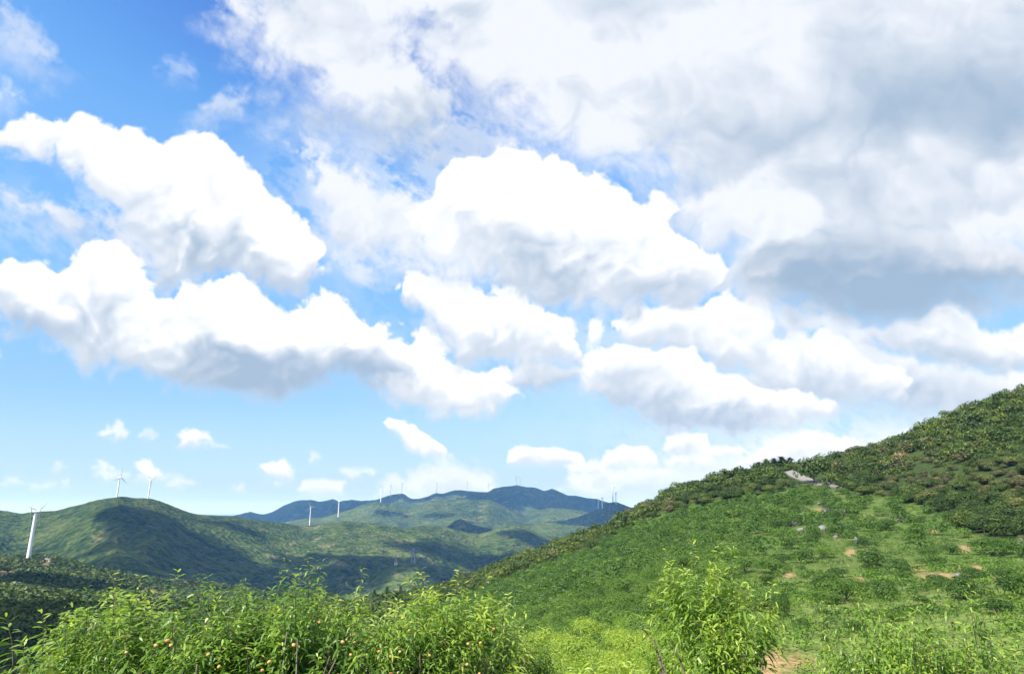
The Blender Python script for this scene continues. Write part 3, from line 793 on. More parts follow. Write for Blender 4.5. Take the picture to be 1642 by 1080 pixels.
# ------------------------------------------------------------------ leaves and bark
def leaf_material(name, stops, dry=None, trans=.35, rough=.5, spec=.35, vary=.25):
    m, t = new_mat(name)
    oi = N(t, 'ShaderNodeObjectInfo')
    f = math_node(t, 'ADD', attr(t, 'tint'), math_node(t, 'MULTIPLY', math_node(t, 'SUBTRACT', oi.outputs['Random'], .5), vary))
    c = ramp(t, f, stops)
    if dry: c = mix(t, attr(t, 'dry'), c, ramp(t, f, dry))
    p = N(t, 'ShaderNodeBsdfPrincipled'); L(t, c, p.inputs['Base Color']); p.inputs['Roughness'].default_value = rough; p.inputs['Specular IOR Level'].default_value = spec
    tr = N(t, 'ShaderNodeBsdfTranslucent'); L(t, mix(t, 1.0, c, (1.15, 1.15, .55), 'MULTIPLY'), tr.inputs['Color'])
    ms = N(t, 'ShaderNodeMixShader'); ms.inputs[0].default_value = trans; L(t, p.outputs[0], ms.inputs[1]); L(t, tr.outputs[0], ms.inputs[2])
    o = N(t, 'ShaderNodeOutputMaterial'); L(t, ms.outputs[0], o.inputs[0])
    return m


DRY = [(.0, (.050, .048, .020)), (.5, (.122, .104, .045)), (1.0, (.209, .166, .079))]
M_PEACH = leaf_material('peach_leaf', [(.0, (0.031, 0.082, 0.013)), (.35, (0.088, 0.190, 0.024)), (.7, (0.211, 0.341, 0.042)), (1.0, (0.398, 0.496, 0.079))], dry=DRY, trans=.45, rough=.4, spec=.45)
M_ORCH = leaf_material('orchard_leaf', [(.0, (0.019, 0.055, 0.008)), (.5, (0.069, 0.146, 0.019)), (1.0, (0.172, 0.283, 0.040))], trans=.3)
DRY = [(.0, (0.050, 0.048, 0.020)), (.5, (0.122, 0.104, 0.045)), (1.0, (0.209, 0.166, 0.079))]
M_WOOD = leaf_material('hill_shrub_leaf', [(.0, (0.018, 0.045, 0.007)), (.5, (0.068, 0.115, 0.016)), (1.0, (0.175, 0.218, 0.030))], dry=DRY, trans=.25, vary=.4)
M_BRIAR = leaf_material('briar_leaf', [(.0, (0.048, 0.096, 0.016)), (.5, (0.120, 0.192, 0.032)), (1.0, (0.264, 0.288, 0.064))], dry=DRY, trans=.4)
M_GRASS = leaf_material('grass_blade', [(.0, (0.066, 0.137, 0.023)), (.5, (0.137, 0.232, 0.043)), (1.0, (0.286, 0.333, 0.091))], trans=.35, rough=.7, spec=.15)
m_bark, t = new_mat('bark')
g = N(t, 'ShaderNodeTexCoord').outputs['Object']
surface(t, ramp(t, noise_node(t, 9, 6, .7, g), [(.3, (0.069, 0.052, 0.040)), (.55, (0.196, 0.155, 0.127)), (.8, (0.380, 0.333, 0.287))]), .9, .15, bump(t, noise_node(t, 40, 4, .7, g), .6, .01))
M_BARK = m_bark


def unit(v):
    return v / (np.linalg.norm(v, axis=-1, keepdims=True) + 1e-9)


def tube(pts, radii, sides=6):
    pts = np.asarray(pts, float); n = len(pts)
    d = unit(np.gradient(pts, axis=0)); ref = np.where(np.abs(d[:, 2:3]) > .9, np.array([[1., 0, 0]]), np.array([[0, 0, 1.]]))
    u = unit(np.cross(d, ref)); w = np.cross(d, u)
    a = np.linspace(0, 2 * np.pi, sides + 1)[:-1]
    V = pts[:, None] + np.asarray(radii)[:, None, None] * (np.cos(a)[None, :, None] * u[:, None] + np.sin(a)[None, :, None] * w[:, None])
    idx = np.arange(n * sides).reshape(n, sides)
    F = np.stack([idx[:-1], np.roll(idx[:-1], -1, 1), np.roll(idx[1:], -1, 1), idx[1:]], -1).reshape(-1, 4)
    return V.reshape(-1, 3), F


def join(parts):
    V, F, k = [], [], 0
    for v, f in parts:
        V.append(v); F.append(f + k); k += len(v)
    return np.concatenate(V), np.concatenate(F)


def leaves_cloud(g, n, rx, rz, size, lobes=7, aspect=.5, base=.0, spread=.62, flat=0.0, rough=.17, tipdrop=.12):
    """leaf sprays over several rounded lobes: (vertices, quads, tint)"""
    a = g.random(lobes) * 2 * np.pi; rr = np.sqrt(g.random(lobes)) * spread
    C = np.c_[np.cos(a) * rr * rx, np.sin(a) * rr * rx, rz * (.75 + .55 * (g.random(lobes) - .35) * (1 - flat)) * (1.15 - .45 * rr)]
    Rl = rx * (.36 + .24 * g.random(lobes))
    li = g.choice(lobes, n, p=(Rl ** 2) / (Rl ** 2).sum())
    d = unit(g.normal(size=(n, 3))); d[:, 2] = np.where(d[:, 2] < -.35, -d[:, 2], d[:, 2])
    P = C[li] + d * (Rl[li] * (.72 + .38 * g.random(n)))[:, None] * np.array([1, 1, min(1.0, rz / rx * 1.05)])
    P[:, 2] = np.maximum(P[:, 2], base + .02 * g.random(n))
    nrm = unit(d * 1.0 + g.normal(size=(n, 3)) * rough + np.array([0, 0, .25]))
    t = unit(np.cross(nrm, g.normal(size=(n, 3)))); s = np.cross(nrm, t)
    L_ = size * (.6 + .8 * g.random(n))[:, None]; W_ = L_ * aspect
    V = np.stack([P - t * L_ * .5, P + s * W_ * .5 + nrm * L_ * .08, P + t * L_ * .5 - np.array([0, 0, tipdrop]) * L_, P - s * W_ * .5 + nrm * L_ * .08], 1).reshape(-1, 3)
    F = np.arange(n * 4).reshape(n, 4)
    top = np.clip((P[:, 2] - base) / (1.5 * rz + 1e-6), 0, 1)
    tint = np.clip(.42 + .09 * g.normal(size=n) + (g.random(lobes)[li] - .5) * .30, 0, 1)
    return V, F, np.repeat(tint, 4)


def small_tree_mesh(name, seed, n, rx, rz, size, mat, lobes=7, aspect=.5, dry=0.0, trunk=.0, spread=.62, tint_off=0.0, flat=0.0):
    g = np.random.default_rng(seed)
    V, F, t = leaves_cloud(g, n, rx, rz, size, lobes, aspect, base=.15 * rz, spread=spread, flat=flat)
    t = np.clip(t + tint_off, 0, 1)
    parts = [tube([(0, 0, -.3), (.05, 0, rz * .35), (.02, .05, rz * .9)], [.035 * rx + .02, .025 * rx + .015, .012 * rx], 5)]
    for k in range(4):
        a = k * 1.6 + g.random(); q = rx * .6
        parts.append(tube([(0, 0, rz * .2), (math.cos(a) * q * .5, math.sin(a) * q * .5, rz * .6), (math.cos(a) * q, math.sin(a) * q, rz * 1.0)], [.02 * rx + .01, .014 * rx + .008, .006 * rx], 4))
    TV, TF = join(parts)
    me = mesh_from(name, np.concatenate([V, TV]), [np.concatenate([F, TF + len(V)])], [mat, M_BARK],
                   tint=np.concatenate([t, np.full(len(TV), .3)]), mat_idx=np.r_[np.zeros(len(F)), np.ones(len(TF))], extra={'dry': np.full(len(V) + len(TV), dry)})
    return me


# ------------------------------------------------------------------ which spots of land the photograph shows
def seen(P, lift=2.0, margin=40):
    px, py = photo_of(P[:, 0], P[:, 1], P[:, 2] + lift)
    ok = (px > -margin) & (px < 1642 + margin) & (py < 1080 + margin * 2)
    s = np.linspace(.12, .97, 36)
    r = np.hypot(P[:, 0], P[:, 1])
    for q in s:
        zl = EYE[2] + (P[:, 2] + lift - EYE[2]) * q
        ok &= height(P[:, 0] * q, P[:, 1] * q) < zl + 1.5 * q
    return ok


def scatter(r0, r1, a0, a1, step, g, jit=.9):
    n = int(r1 * 2 / step)
    gx, gy = np.meshgrid(np.arange(-n // 2, n // 2 + 1) * step, np.arange(0, r1, step))
    x = gx.ravel() + (g.random(gx.size) - .5) * step * jit; y = gy.ravel() + (g.random(gx.size) - .5) * step * jit
    r = np.hypot(x, y); a = np.arctan2(x, y)
    k = (r > r0) & (r < r1) & (a > RD(a0)) & (a < RD(a1))
    x, y = x[k], y[k]
    return np.c_[x, y, height(x, y)]


def merge_copies(metas, P, scale, rot, tint_shift, g, dry=None):
    """many small crowns as one mesh; metas = list of (V, F, tint)"""
    VV, FF, TT, DD, k = [], [], [], [], 0
    for i in range(len(P)):
        V, F, t = metas[i % len(metas)]
        c, s = math.cos(rot[i]), math.sin(rot[i])
        W = np.c_[V[:, 0] * c - V[:, 1] * s, V[:, 0] * s + V[:, 1] * c, V[:, 2]] * scale[i] + P[i]
        VV.append(W); FF.append(F + k); TT.append(np.clip(t + tint_shift[i], 0, 1)); k += len(V)
        DD.append(np.full(len(V), 0.0 if dry is None else dry[i]))
    return np.concatenate(VV), np.concatenate(FF), np.concatenate(TT), np.concatenate(DD)


g2 = np.random.default_rng(77)

# ---- the orchard on the slope: rows of low spreading trees
ORCH = [small_tree_mesh('orchard_tree', 100 + i, 2300, 2.15, 1.5, .22, M_ORCH, lobes=10, aspect=.40, spread=.72) for i in range(5)]
ORCH_NEAR = [small_tree_mesh('orchard_tree', 120 + i, 3600, 2.0, 1.7, .21, M_PEACH, lobes=14, aspect=.30, spread=.75, tint_off=.40) for i in range(4)]
ORCH_MID = [small_tree_mesh('orchard_tree', 130 + i, 2600, 2.1, 1.5, .21, M_ORCH, lobes=12, aspect=.38, spread=.72, tint_off=.24) for i in range(4)]
P1 = scatter(15, 62, -20, 40, 3.2, g2, .8)
u_, v_ = np.meshgrid(np.arange(-60, 330, 3.1), np.arange(-60, 360, 5.0))
u_ = u_.ravel() + (g2.random(u_.size) - .5) * 1.6; v_ = v_.ravel() + (g2.random(v_.size) - .5) * 1.1
x_, y_ = u_ * math.cos(.28) - v_ * math.sin(.28), u_ * math.sin(.28) + v_ * math.cos(.28)
y_ = y_ + 6 * fbm(x_ / 50, y_ / 50, 2, .5, 90)
k = (np.hypot(x_, y_) > 62) & (np.hypot(x_, y_) < 330) & (np.arctan2(x_, y_) > RD(-20)) & (np.arctan2(x_, y_) < RD(41))
P = np.concatenate([P1, np.c_[x_[k], y_[k], height(x_[k], y_[k])]])
r = np.hypot(P[:, 0], P[:, 1])
px, py = photo_of(P[:, 0], P[:, 1], P[:, 2])
ws = wood_side(px, py)
prob = np.where(px < 1130, .97, np.where(py < 862, np.interp(px, [1130, 1240, 1330, 1500], [.95, .85, .5, .28]), np.interp(px, [1130, 1200, 1300], [.7, .16, .05])))
prob = np.where((r < 62) & (px > 1085), 0, prob)
prob = np.where((r < 62) & (px <= 1085), np.where(px > 560, 1, .8), prob)
prob = np.where((ws > -3) & (r > 100), 0, prob)
prob = np.where((px < 640) & (r > 60), 0, prob)
prob = np.where((px < 380) & (r > 34), 0, prob)
gap = fbm(P[:, 0] / 13, P[:, 1] / 7, 3, .5, 91)
prob = np.where((gap < -.42) & (r > 60), prob * .25, prob)
k = (g2.random(len(P)) < prob)
P = P[k]; P = P[seen(P, 2.2)]
r = np.hypot(P[:, 0], P[:, 1]); P = P[np.argsort(r)]; r = np.sort(r)
near_land_trees, rest = P[:286], P[286:]


def pick(v, steps):
    for lim, word in steps:
        if v < lim: return word
    return steps[-1][1]


for i, p in enumerate(near_land_trees):
    rr = math.hypot(p[0], p[1])
    kindset = ORCH_NEAR if rr < 62 or (rr < 62 + 26 * g2.random() and photo_of(*p)[0] < 1085) else ORCH_MID if rr < 125 + 30 * g2.random() else ORCH
    o = link('peach_tree', kindset[i % len(kindset)], loc=p - np.array([0, 0, .1]))
    s = .75 + .5 * g2.random() ** 1.3; o.scale = (s, s, s * (.85 + .3 * g2.random())); o.rotation_euler = (0, 0, g2.random() * 6.28)
    qx, qy = photo_of(p[0], p[1], p[2] + 1.0)
    big_ = pick(s, [(.86, 'small'), (1.04, 'middling'), (9, 'broad')])
    if rr < 62:
        tag(o, f"{big_} bright green peach tree {pick(qx, [(420, 'behind the left end of the front row'), (640, 'behind the fruiting front trees'), (800, 'behind the right end of the front row'), (950, 'in the dense planting right of the front row'), (2000, 'in the dense planting left of the lone tree')])}, {pick(rr, [(30, 'nearest rank'), (46, 'middle rank'), (99, 'farthest rank')])}", 'tree', 'peach trees behind the front row')
    else:
        tag(o, f"{big_} low peach tree in the {pick(qy, [(830, 'top rows under the wooded ridge'), (870, 'upper rows of the slope'), (915, 'middle rows of the slope'), (955, 'lower rows of the slope'), (2000, 'lowest rows of the slope')])}, {pick(qx, [(850, 'at the left tip'), (960, 'left part'), (1060, 'left of the lone tree'), (1180, 'behind the lone tree'), (1320, 'by the pale rocks'), (3000, 'towards the dark thicket')])}", 'tree', 'peach trees on the orchard slope')
metas = [leaves_cloud(np.random.default_rng(140 + i), 360, 2.15, 1.5, .46, 9, .45, .2, .72) for i in range(6)]
if len(rest):
    V, F, T, D = merge_copies(metas, rest - np.array([0, 0, .1]), .75 + .45 * g2.random(len(rest)), g2.random(len(rest)) * 6.28, (g2.random(len(rest)) - .5) * .25, g2)
    o = link('orchard_foliage', mesh_from('orchard_foliage', V, [F], [M_ORCH], tint=T, extra={'dry': D})); o['kind'] = 'stuff'
print('orchard', len(near_land_trees), len(rest), T0 and time.time() - T0)

# ---- single bushes in the meadow
BUSH = [small_tree_mesh('meadow_bush', 160 + i, 1500, 1.35, .95, .19, M_ORCH, lobes=10, aspect=.36, spread=.7, tint_off=-.02) for i in range(4)]
for (bx, by, w, h) in [(1330, 954, 38, 36), (1412, 960, 46, 30), (1251, 992, 30, 42), (1402, 908, 48, 27), (1440, 918, 32, 22), (1545, 960, 52, 32), (1600, 985, 42, 24), (1632, 958, 42, 36),
                       (1505, 940, 28, 20), (1290, 902, 36, 24), (1590, 890, 46, 24), (1637, 893, 32, 28), (1525, 888, 24, 16), (1455, 930, 24, 15), (1352, 862, 32, 22), (1388, 878, 28, 17),
                       (1252, 908, 32, 22), (1300, 873, 30, 20), (1478, 970, 22, 17), (1320, 990, 24, 18), (1432, 996, 30, 20), (1345, 925, 26, 16), (1265, 880, 30, 20), (1420, 850, 30, 18), (1335, 840, 30, 20),
                       (1460, 870, 24, 16), (1560, 930, 30, 20), (1615, 930, 26, 18), (1380, 945, 22, 14), (1500, 905, 26, 15), (1245, 850, 32, 20), (1235, 935, 26, 16), (1285, 1010, 26, 20), (1370, 1015, 30, 22)]:
    h_ = ground_hit(bx, by, 30, 400)[0]; d = math.hypot(h_[0], h_[1])
    o = link('meadow_bush', BUSH[int(g2.integers(4))], loc=h_ - np.array([0, 0, .1]))
    sx = w / FOC * d / 2.5; o.scale = (sx, sx, h / FOC * d / 1.75); o.rotation_euler = (0, 0, g2.random() * 6.28)
    lab = f"{pick(w, [(27, 'small'), (37, 'rounded'), (99, 'broad')])} {pick(h, [(19, 'low'), (27, 'green'), (99, 'tall')])} bush {pick(by, [(869, 'high on the meadow'), (904, 'on the upper meadow'), (936, 'level with the bare terraces'), (966, 'just below the bare terraces'), (9999, 'on the lower meadow')])}, {pick(bx, [(1275, 'beside the orchard edge'), (1360, 'below the rocks'), (1450, 'mid meadow'), (1540, 'under the dark thicket'), (9999, 'near the right edge')])}"
    tag(o, lab, 'bush', 'bushes scattered over the meadow')

# ---- shrubs and small trees that cover the hill above the orchard
WOODK = [('hill_shrub', 200, dict(n=2300, rx=2.2, rz=1.7, size=.25, dry=0.0, tint_off=-.05)), ('hill_shrub', 201, dict(n=2300, rx=1.8, rz=1.9, size=.25, dry=0.0, tint_off=0)),
         ('hill_shrub', 202, dict(n=2300, rx=2.4, rz=1.5, size=.25, dry=.12, tint_off=.12)), ('hill_shrub', 203, dict(n=1700, rx=1.7, rz=1.2, size=.25, dry=.35, tint_off=.1)),
         ('hill_shrub', 204, dict(n=1700, rx=1.6, rz=1.1, size=.25, dry=.75, tint_off=.05)), ('hill_shrub', 205, dict(n=2300, rx=2.0, rz=2.3, size=.25, dry=0.0, tint_off=-.15))]
WM = [small_tree_mesh(n_, s_, mat=M_WOOD, lobes=8, aspect=.55, **kw) for n_, s_, kw in WOODK]
P = scatter(110, 400, -16, 41, 3.3, g2, 1.0)
px, py = photo_of(P[:, 0], P[:, 1], P[:, 2]); r = np.hypot(P[:, 0], P[:, 1])
ws = wood_side(px, py)


def blob(px, py, x, y, rx, ry):
    return np.exp(-(((px - x) / rx) ** 2 + ((py - y) / ry) ** 2))


clear_ = np.clip(blob(px, py, 1480, 752, 70, 16) + 1.6 * blob(px, py, 1290, 770, 40, 14) + .5 * blob(px, py, 1440, 727, 20, 8), 0, 1)
k = (ws > 0) & (g2.random(len(P)) < (.97 - np.where((px > 1240) & (px < 1335), 1.0, .72) * clear_)) & (px > 560)
P, px, py = P[k], px[k], py[k]
v = seen(P, 3.0); P, px, py = P[v], px[v], py[v]
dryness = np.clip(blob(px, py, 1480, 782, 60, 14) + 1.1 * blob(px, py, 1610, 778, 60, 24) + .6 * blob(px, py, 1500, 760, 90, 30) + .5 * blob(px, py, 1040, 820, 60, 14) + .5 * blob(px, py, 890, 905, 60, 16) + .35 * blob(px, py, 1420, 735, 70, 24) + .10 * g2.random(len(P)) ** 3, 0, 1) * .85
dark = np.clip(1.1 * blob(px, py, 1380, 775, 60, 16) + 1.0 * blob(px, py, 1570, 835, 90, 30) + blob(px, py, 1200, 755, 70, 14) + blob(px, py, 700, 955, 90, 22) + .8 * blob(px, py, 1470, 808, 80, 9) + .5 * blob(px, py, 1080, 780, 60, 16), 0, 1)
r = np.hypot(P[:, 0], P[:, 1])
o_ = np.argsort(r); P, dryness, dark, px, py = P[o_], dryness[o_], dark[o_], px[o_], py[o_]
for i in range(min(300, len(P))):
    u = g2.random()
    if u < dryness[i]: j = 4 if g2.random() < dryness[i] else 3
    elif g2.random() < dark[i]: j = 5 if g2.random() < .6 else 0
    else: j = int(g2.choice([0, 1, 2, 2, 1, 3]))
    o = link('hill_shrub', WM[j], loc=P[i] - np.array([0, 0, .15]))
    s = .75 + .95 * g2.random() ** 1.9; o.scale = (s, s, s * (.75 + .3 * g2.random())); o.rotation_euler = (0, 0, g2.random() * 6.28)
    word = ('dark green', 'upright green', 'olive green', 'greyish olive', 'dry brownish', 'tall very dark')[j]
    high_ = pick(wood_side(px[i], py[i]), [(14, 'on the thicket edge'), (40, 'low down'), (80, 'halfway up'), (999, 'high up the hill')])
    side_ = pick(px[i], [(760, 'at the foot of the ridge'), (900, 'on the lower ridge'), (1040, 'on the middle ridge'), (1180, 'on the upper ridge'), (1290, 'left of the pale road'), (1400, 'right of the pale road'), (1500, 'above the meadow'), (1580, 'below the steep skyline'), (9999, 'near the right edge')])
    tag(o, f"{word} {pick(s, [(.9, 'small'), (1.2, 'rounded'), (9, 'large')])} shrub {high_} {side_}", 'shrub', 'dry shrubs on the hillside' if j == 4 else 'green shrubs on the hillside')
rest, dr, dk = P[300:], dryness[300:], dark[300:]
metas = [leaves_cloud(np.random.default_rng(240 + i), 242, 1.9 + .25 * (i % 3), 1.6 + .3 * (i % 2), .44, 8, .75, .2, .62, rough=.4, tipdrop=0) for i in range(7)]
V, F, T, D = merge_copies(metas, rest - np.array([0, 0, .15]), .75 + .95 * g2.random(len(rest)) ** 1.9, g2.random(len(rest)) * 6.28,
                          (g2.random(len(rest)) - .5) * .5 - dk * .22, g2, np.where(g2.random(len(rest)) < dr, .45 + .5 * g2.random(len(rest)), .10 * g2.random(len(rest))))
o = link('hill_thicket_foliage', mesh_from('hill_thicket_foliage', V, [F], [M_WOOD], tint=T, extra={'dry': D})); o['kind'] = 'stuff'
print('wood', len(P), time.time() - T0)

# ---- the wooded slopes left of it, across the dip
P = np.concatenate([scatter(120, 420, -42, -9, 4.2, g2, 1.0), scatter(420, 1130, -42, -9, 6.0, g2, 1.0)])
px, py = photo_of(P[:, 0], P[:, 1], P[:, 2])
bare_ = np.clip(blob(px, py, 6, 922, 26, 9) + blob(px, py, 235, 951, 34, 7) + blob(px, py, 262, 958, 22, 6) + blob(px, py, 70, 900, 18, 7) + .8 * blob(px, py, 150, 951, 26, 5) + .7 * blob(px, py, 90, 968, 60, 4) + blob(px, py, 45, 893, 5, 5), 0, 1)
k = (g2.random(len(P)) < .95 - bare_) & (px < 660); P = P[k]; P = P[seen(P, 4)]
r = np.hypot(P[:, 0], P[:, 1])
metas = [leaves_cloud(np.random.default_rng(260 + i), 70, 2.6, 2.6, 1.1, 6, .8, .3, .55, rough=.4, tipdrop=0) for i in range(8)]
metas2 = [leaves_cloud(np.random.default_rng(270 + i), 22, 3.3, 2.8, 2.0, 5, .85, .3, .5, rough=.4, tipdrop=0) for i in range(8)]
for nm, sel, mt in (('wood_foliage', r < 480, metas), ('far_wood_foliage', r >= 480, metas2)):
    Q = P[sel]
    sh = fbm(Q[:, 0] / 60, Q[:, 1] / 60, 3, .5, 95) * .5
    V, F, T, D = merge_copies(mt, Q - np.array([0, 0, .3]), .75 + .6 * g2.random(len(Q)), g2.random(len(Q)) * 6.28, (g2.random(len(Q)) - .5) * .4 + sh + .10, g2, .12 * g2.random(len(Q)))
    o = link(nm, mesh_from(nm, V, [F], [M_WOOD], tint=T, extra={'dry': D})); o['kind'] = 'stuff'
print('left wood', len(P), time.time() - T0)

# ---- grass tufts and low weeds in the meadow
P = scatter(18, 235, -2, 40, 1.05, g2, 1.0)
px, py = photo_of(P[:, 0], P[:, 1], P[:, 2]); r = np.hypot(P[:, 0], P[:, 1])
sand = np.zeros(len(P))
for (sx, sy, rx, ry, s) in SOIL: sand = np.maximum(sand, ((px - sx) / rx) ** 2 + ((py - sy) / ry) ** 2 < 1.0)
ws = wood_side(px, py)
k = (px > 1040) & (py < 1110) & (sand < .5) & (px < 1680) & (ws < 0) & (g2.random(len(P)) < np.interp(r, [20, 70, 150, 235], [1, .9, .5, .35])) & (fbm(P[:, 0] / 5, P[:, 1] / 5, 3, .55, 96) > -.15)
P = P[k]; n = len(P)
nb = 6
B = np.repeat(P, nb, 0) + np.c_[g2.normal(size=(n * nb, 2)) * .34, np.zeros(n * nb)]
a = g2.random(n * nb) * 6.28; ln = (.08 + .16 * g2.random(n * nb)) * np.repeat(.6 + .9 * np.clip(.5 + fbm(P[:, 0] / 6, P[:, 1] / 6, 2, .5, 97), 0, 1), nb)
dirv = np.c_[np.cos(a) * .9, np.sin(a) * .9, np.ones(n * nb)]
side = np.c_[-np.sin(a), np.cos(a), np.zeros(n * nb)] * .05
V = np.stack([B - side, B + side, B + dirv * ln[:, None] + side * .3, B + dirv * ln[:, None] - side * .3], 1).reshape(-1, 3)
T = np.repeat(np.clip(.52 + .3 * g2.normal(size=n * nb) * .5 + np.repeat(fbm(P[:, 0] / 9, P[:, 1] / 9, 3, .5, 98) * .6, nb), 0, 1), 4)
o = link('grass', mesh_from('grass', V, [np.arange(len(V)).reshape(-1, 4)], [M_GRASS], tint=T)); o['kind'] = 'stuff'
P = np.concatenate([scatter(22, 110, -2, 41, 1.25, g2, 1.0), scatter(110, 240, -2, 41, 2.3, g2, 1.0)])
px, py = photo_of(P[:, 0], P[:, 1], P[:, 2]); r = np.hypot(P[:, 0], P[:, 1])
sand = np.zeros(len(P))
for (sx, sy, rx, ry, s) in SOIL: sand = np.maximum(sand, ((px - sx) / rx) ** 2 + ((py - sy) / ry) ** 2 < 1.3)
k = (px > 1040) & (py < 1100) & (sand < .5) & (px < 1680) & (wood_side(px, py) < 4) & (fbm(P[:, 0] / 8, P[:, 1] / 5, 4, .6, 99) > -.10)
P = P[k]
metas = [leaves_cloud(np.random.default_rng(280 + i), 38, .60, .30, .22, 5, .40, .02, .75, rough=.4) for i in range(8)]
V, F, T, D = merge_copies(metas, P, .5 + .95 * g2.random(len(P)) ** 2 + .004 * np.hypot(P[:, 0], P[:, 1]), g2.random(len(P)) * 6.28, (g2.random(len(P)) - .5) * .5 + .5 * fbm(P[:, 0] / 10, P[:, 1] / 7, 3, .5, 94) + .16 + .22 * sstep(120, 40, np.hypot(P[:, 0], P[:, 1])), g2, .25 * g2.random(len(P)) ** 4)
o = link('weeds', mesh_from('weeds', V, [F], [M_ORCH], tint=T, extra={'dry': D})); o['kind'] = 'stuff'
print('grass', n, len(P), time.time() - T0)

# ------------------------------------------------------------------ peach trees at the front: limbs, shoots and long drooping leaves
def leaf_strip(P, D, Lf, droop, g, wid=.088):
    """curved lance leaves: (n*6 vertices), triangles+quads split as (tris, quads)"""
    n = len(P)
    down = np.array([0, 0, -1.0])
    D = unit(D)
    S = unit(np.cross(D, down + g.normal(size=(n, 3)) * .35)); Nn = np.cross(S, D)
    L_ = Lf[:, None]; dr = droop[:, None]
    c1 = P + D * L_ * .33 + down * L_ * dr * .06
    c2 = P + D * L_ * .66 + down * L_ * dr * .24
    tip = P + D * L_ * .93 + down * L_ * dr * .52
    w = L_ * wid
    V = np.stack([P, c1 - S * w + Nn * w * .5, c1 + S * w + Nn * w * .5, c2 - S * w * .85 + Nn * w * .4, c2 + S * w * .85 + Nn * w * .4, tip], 1)
    i = (np.arange(n) * 6)[:, None]
    tri = np.concatenate([i + np.array([[0, 2, 1]]), i + np.array([[3, 4, 5]])]); quad = i + np.array([[1, 2, 4, 3]])
    return V.reshape(-1, 3), tri, quad


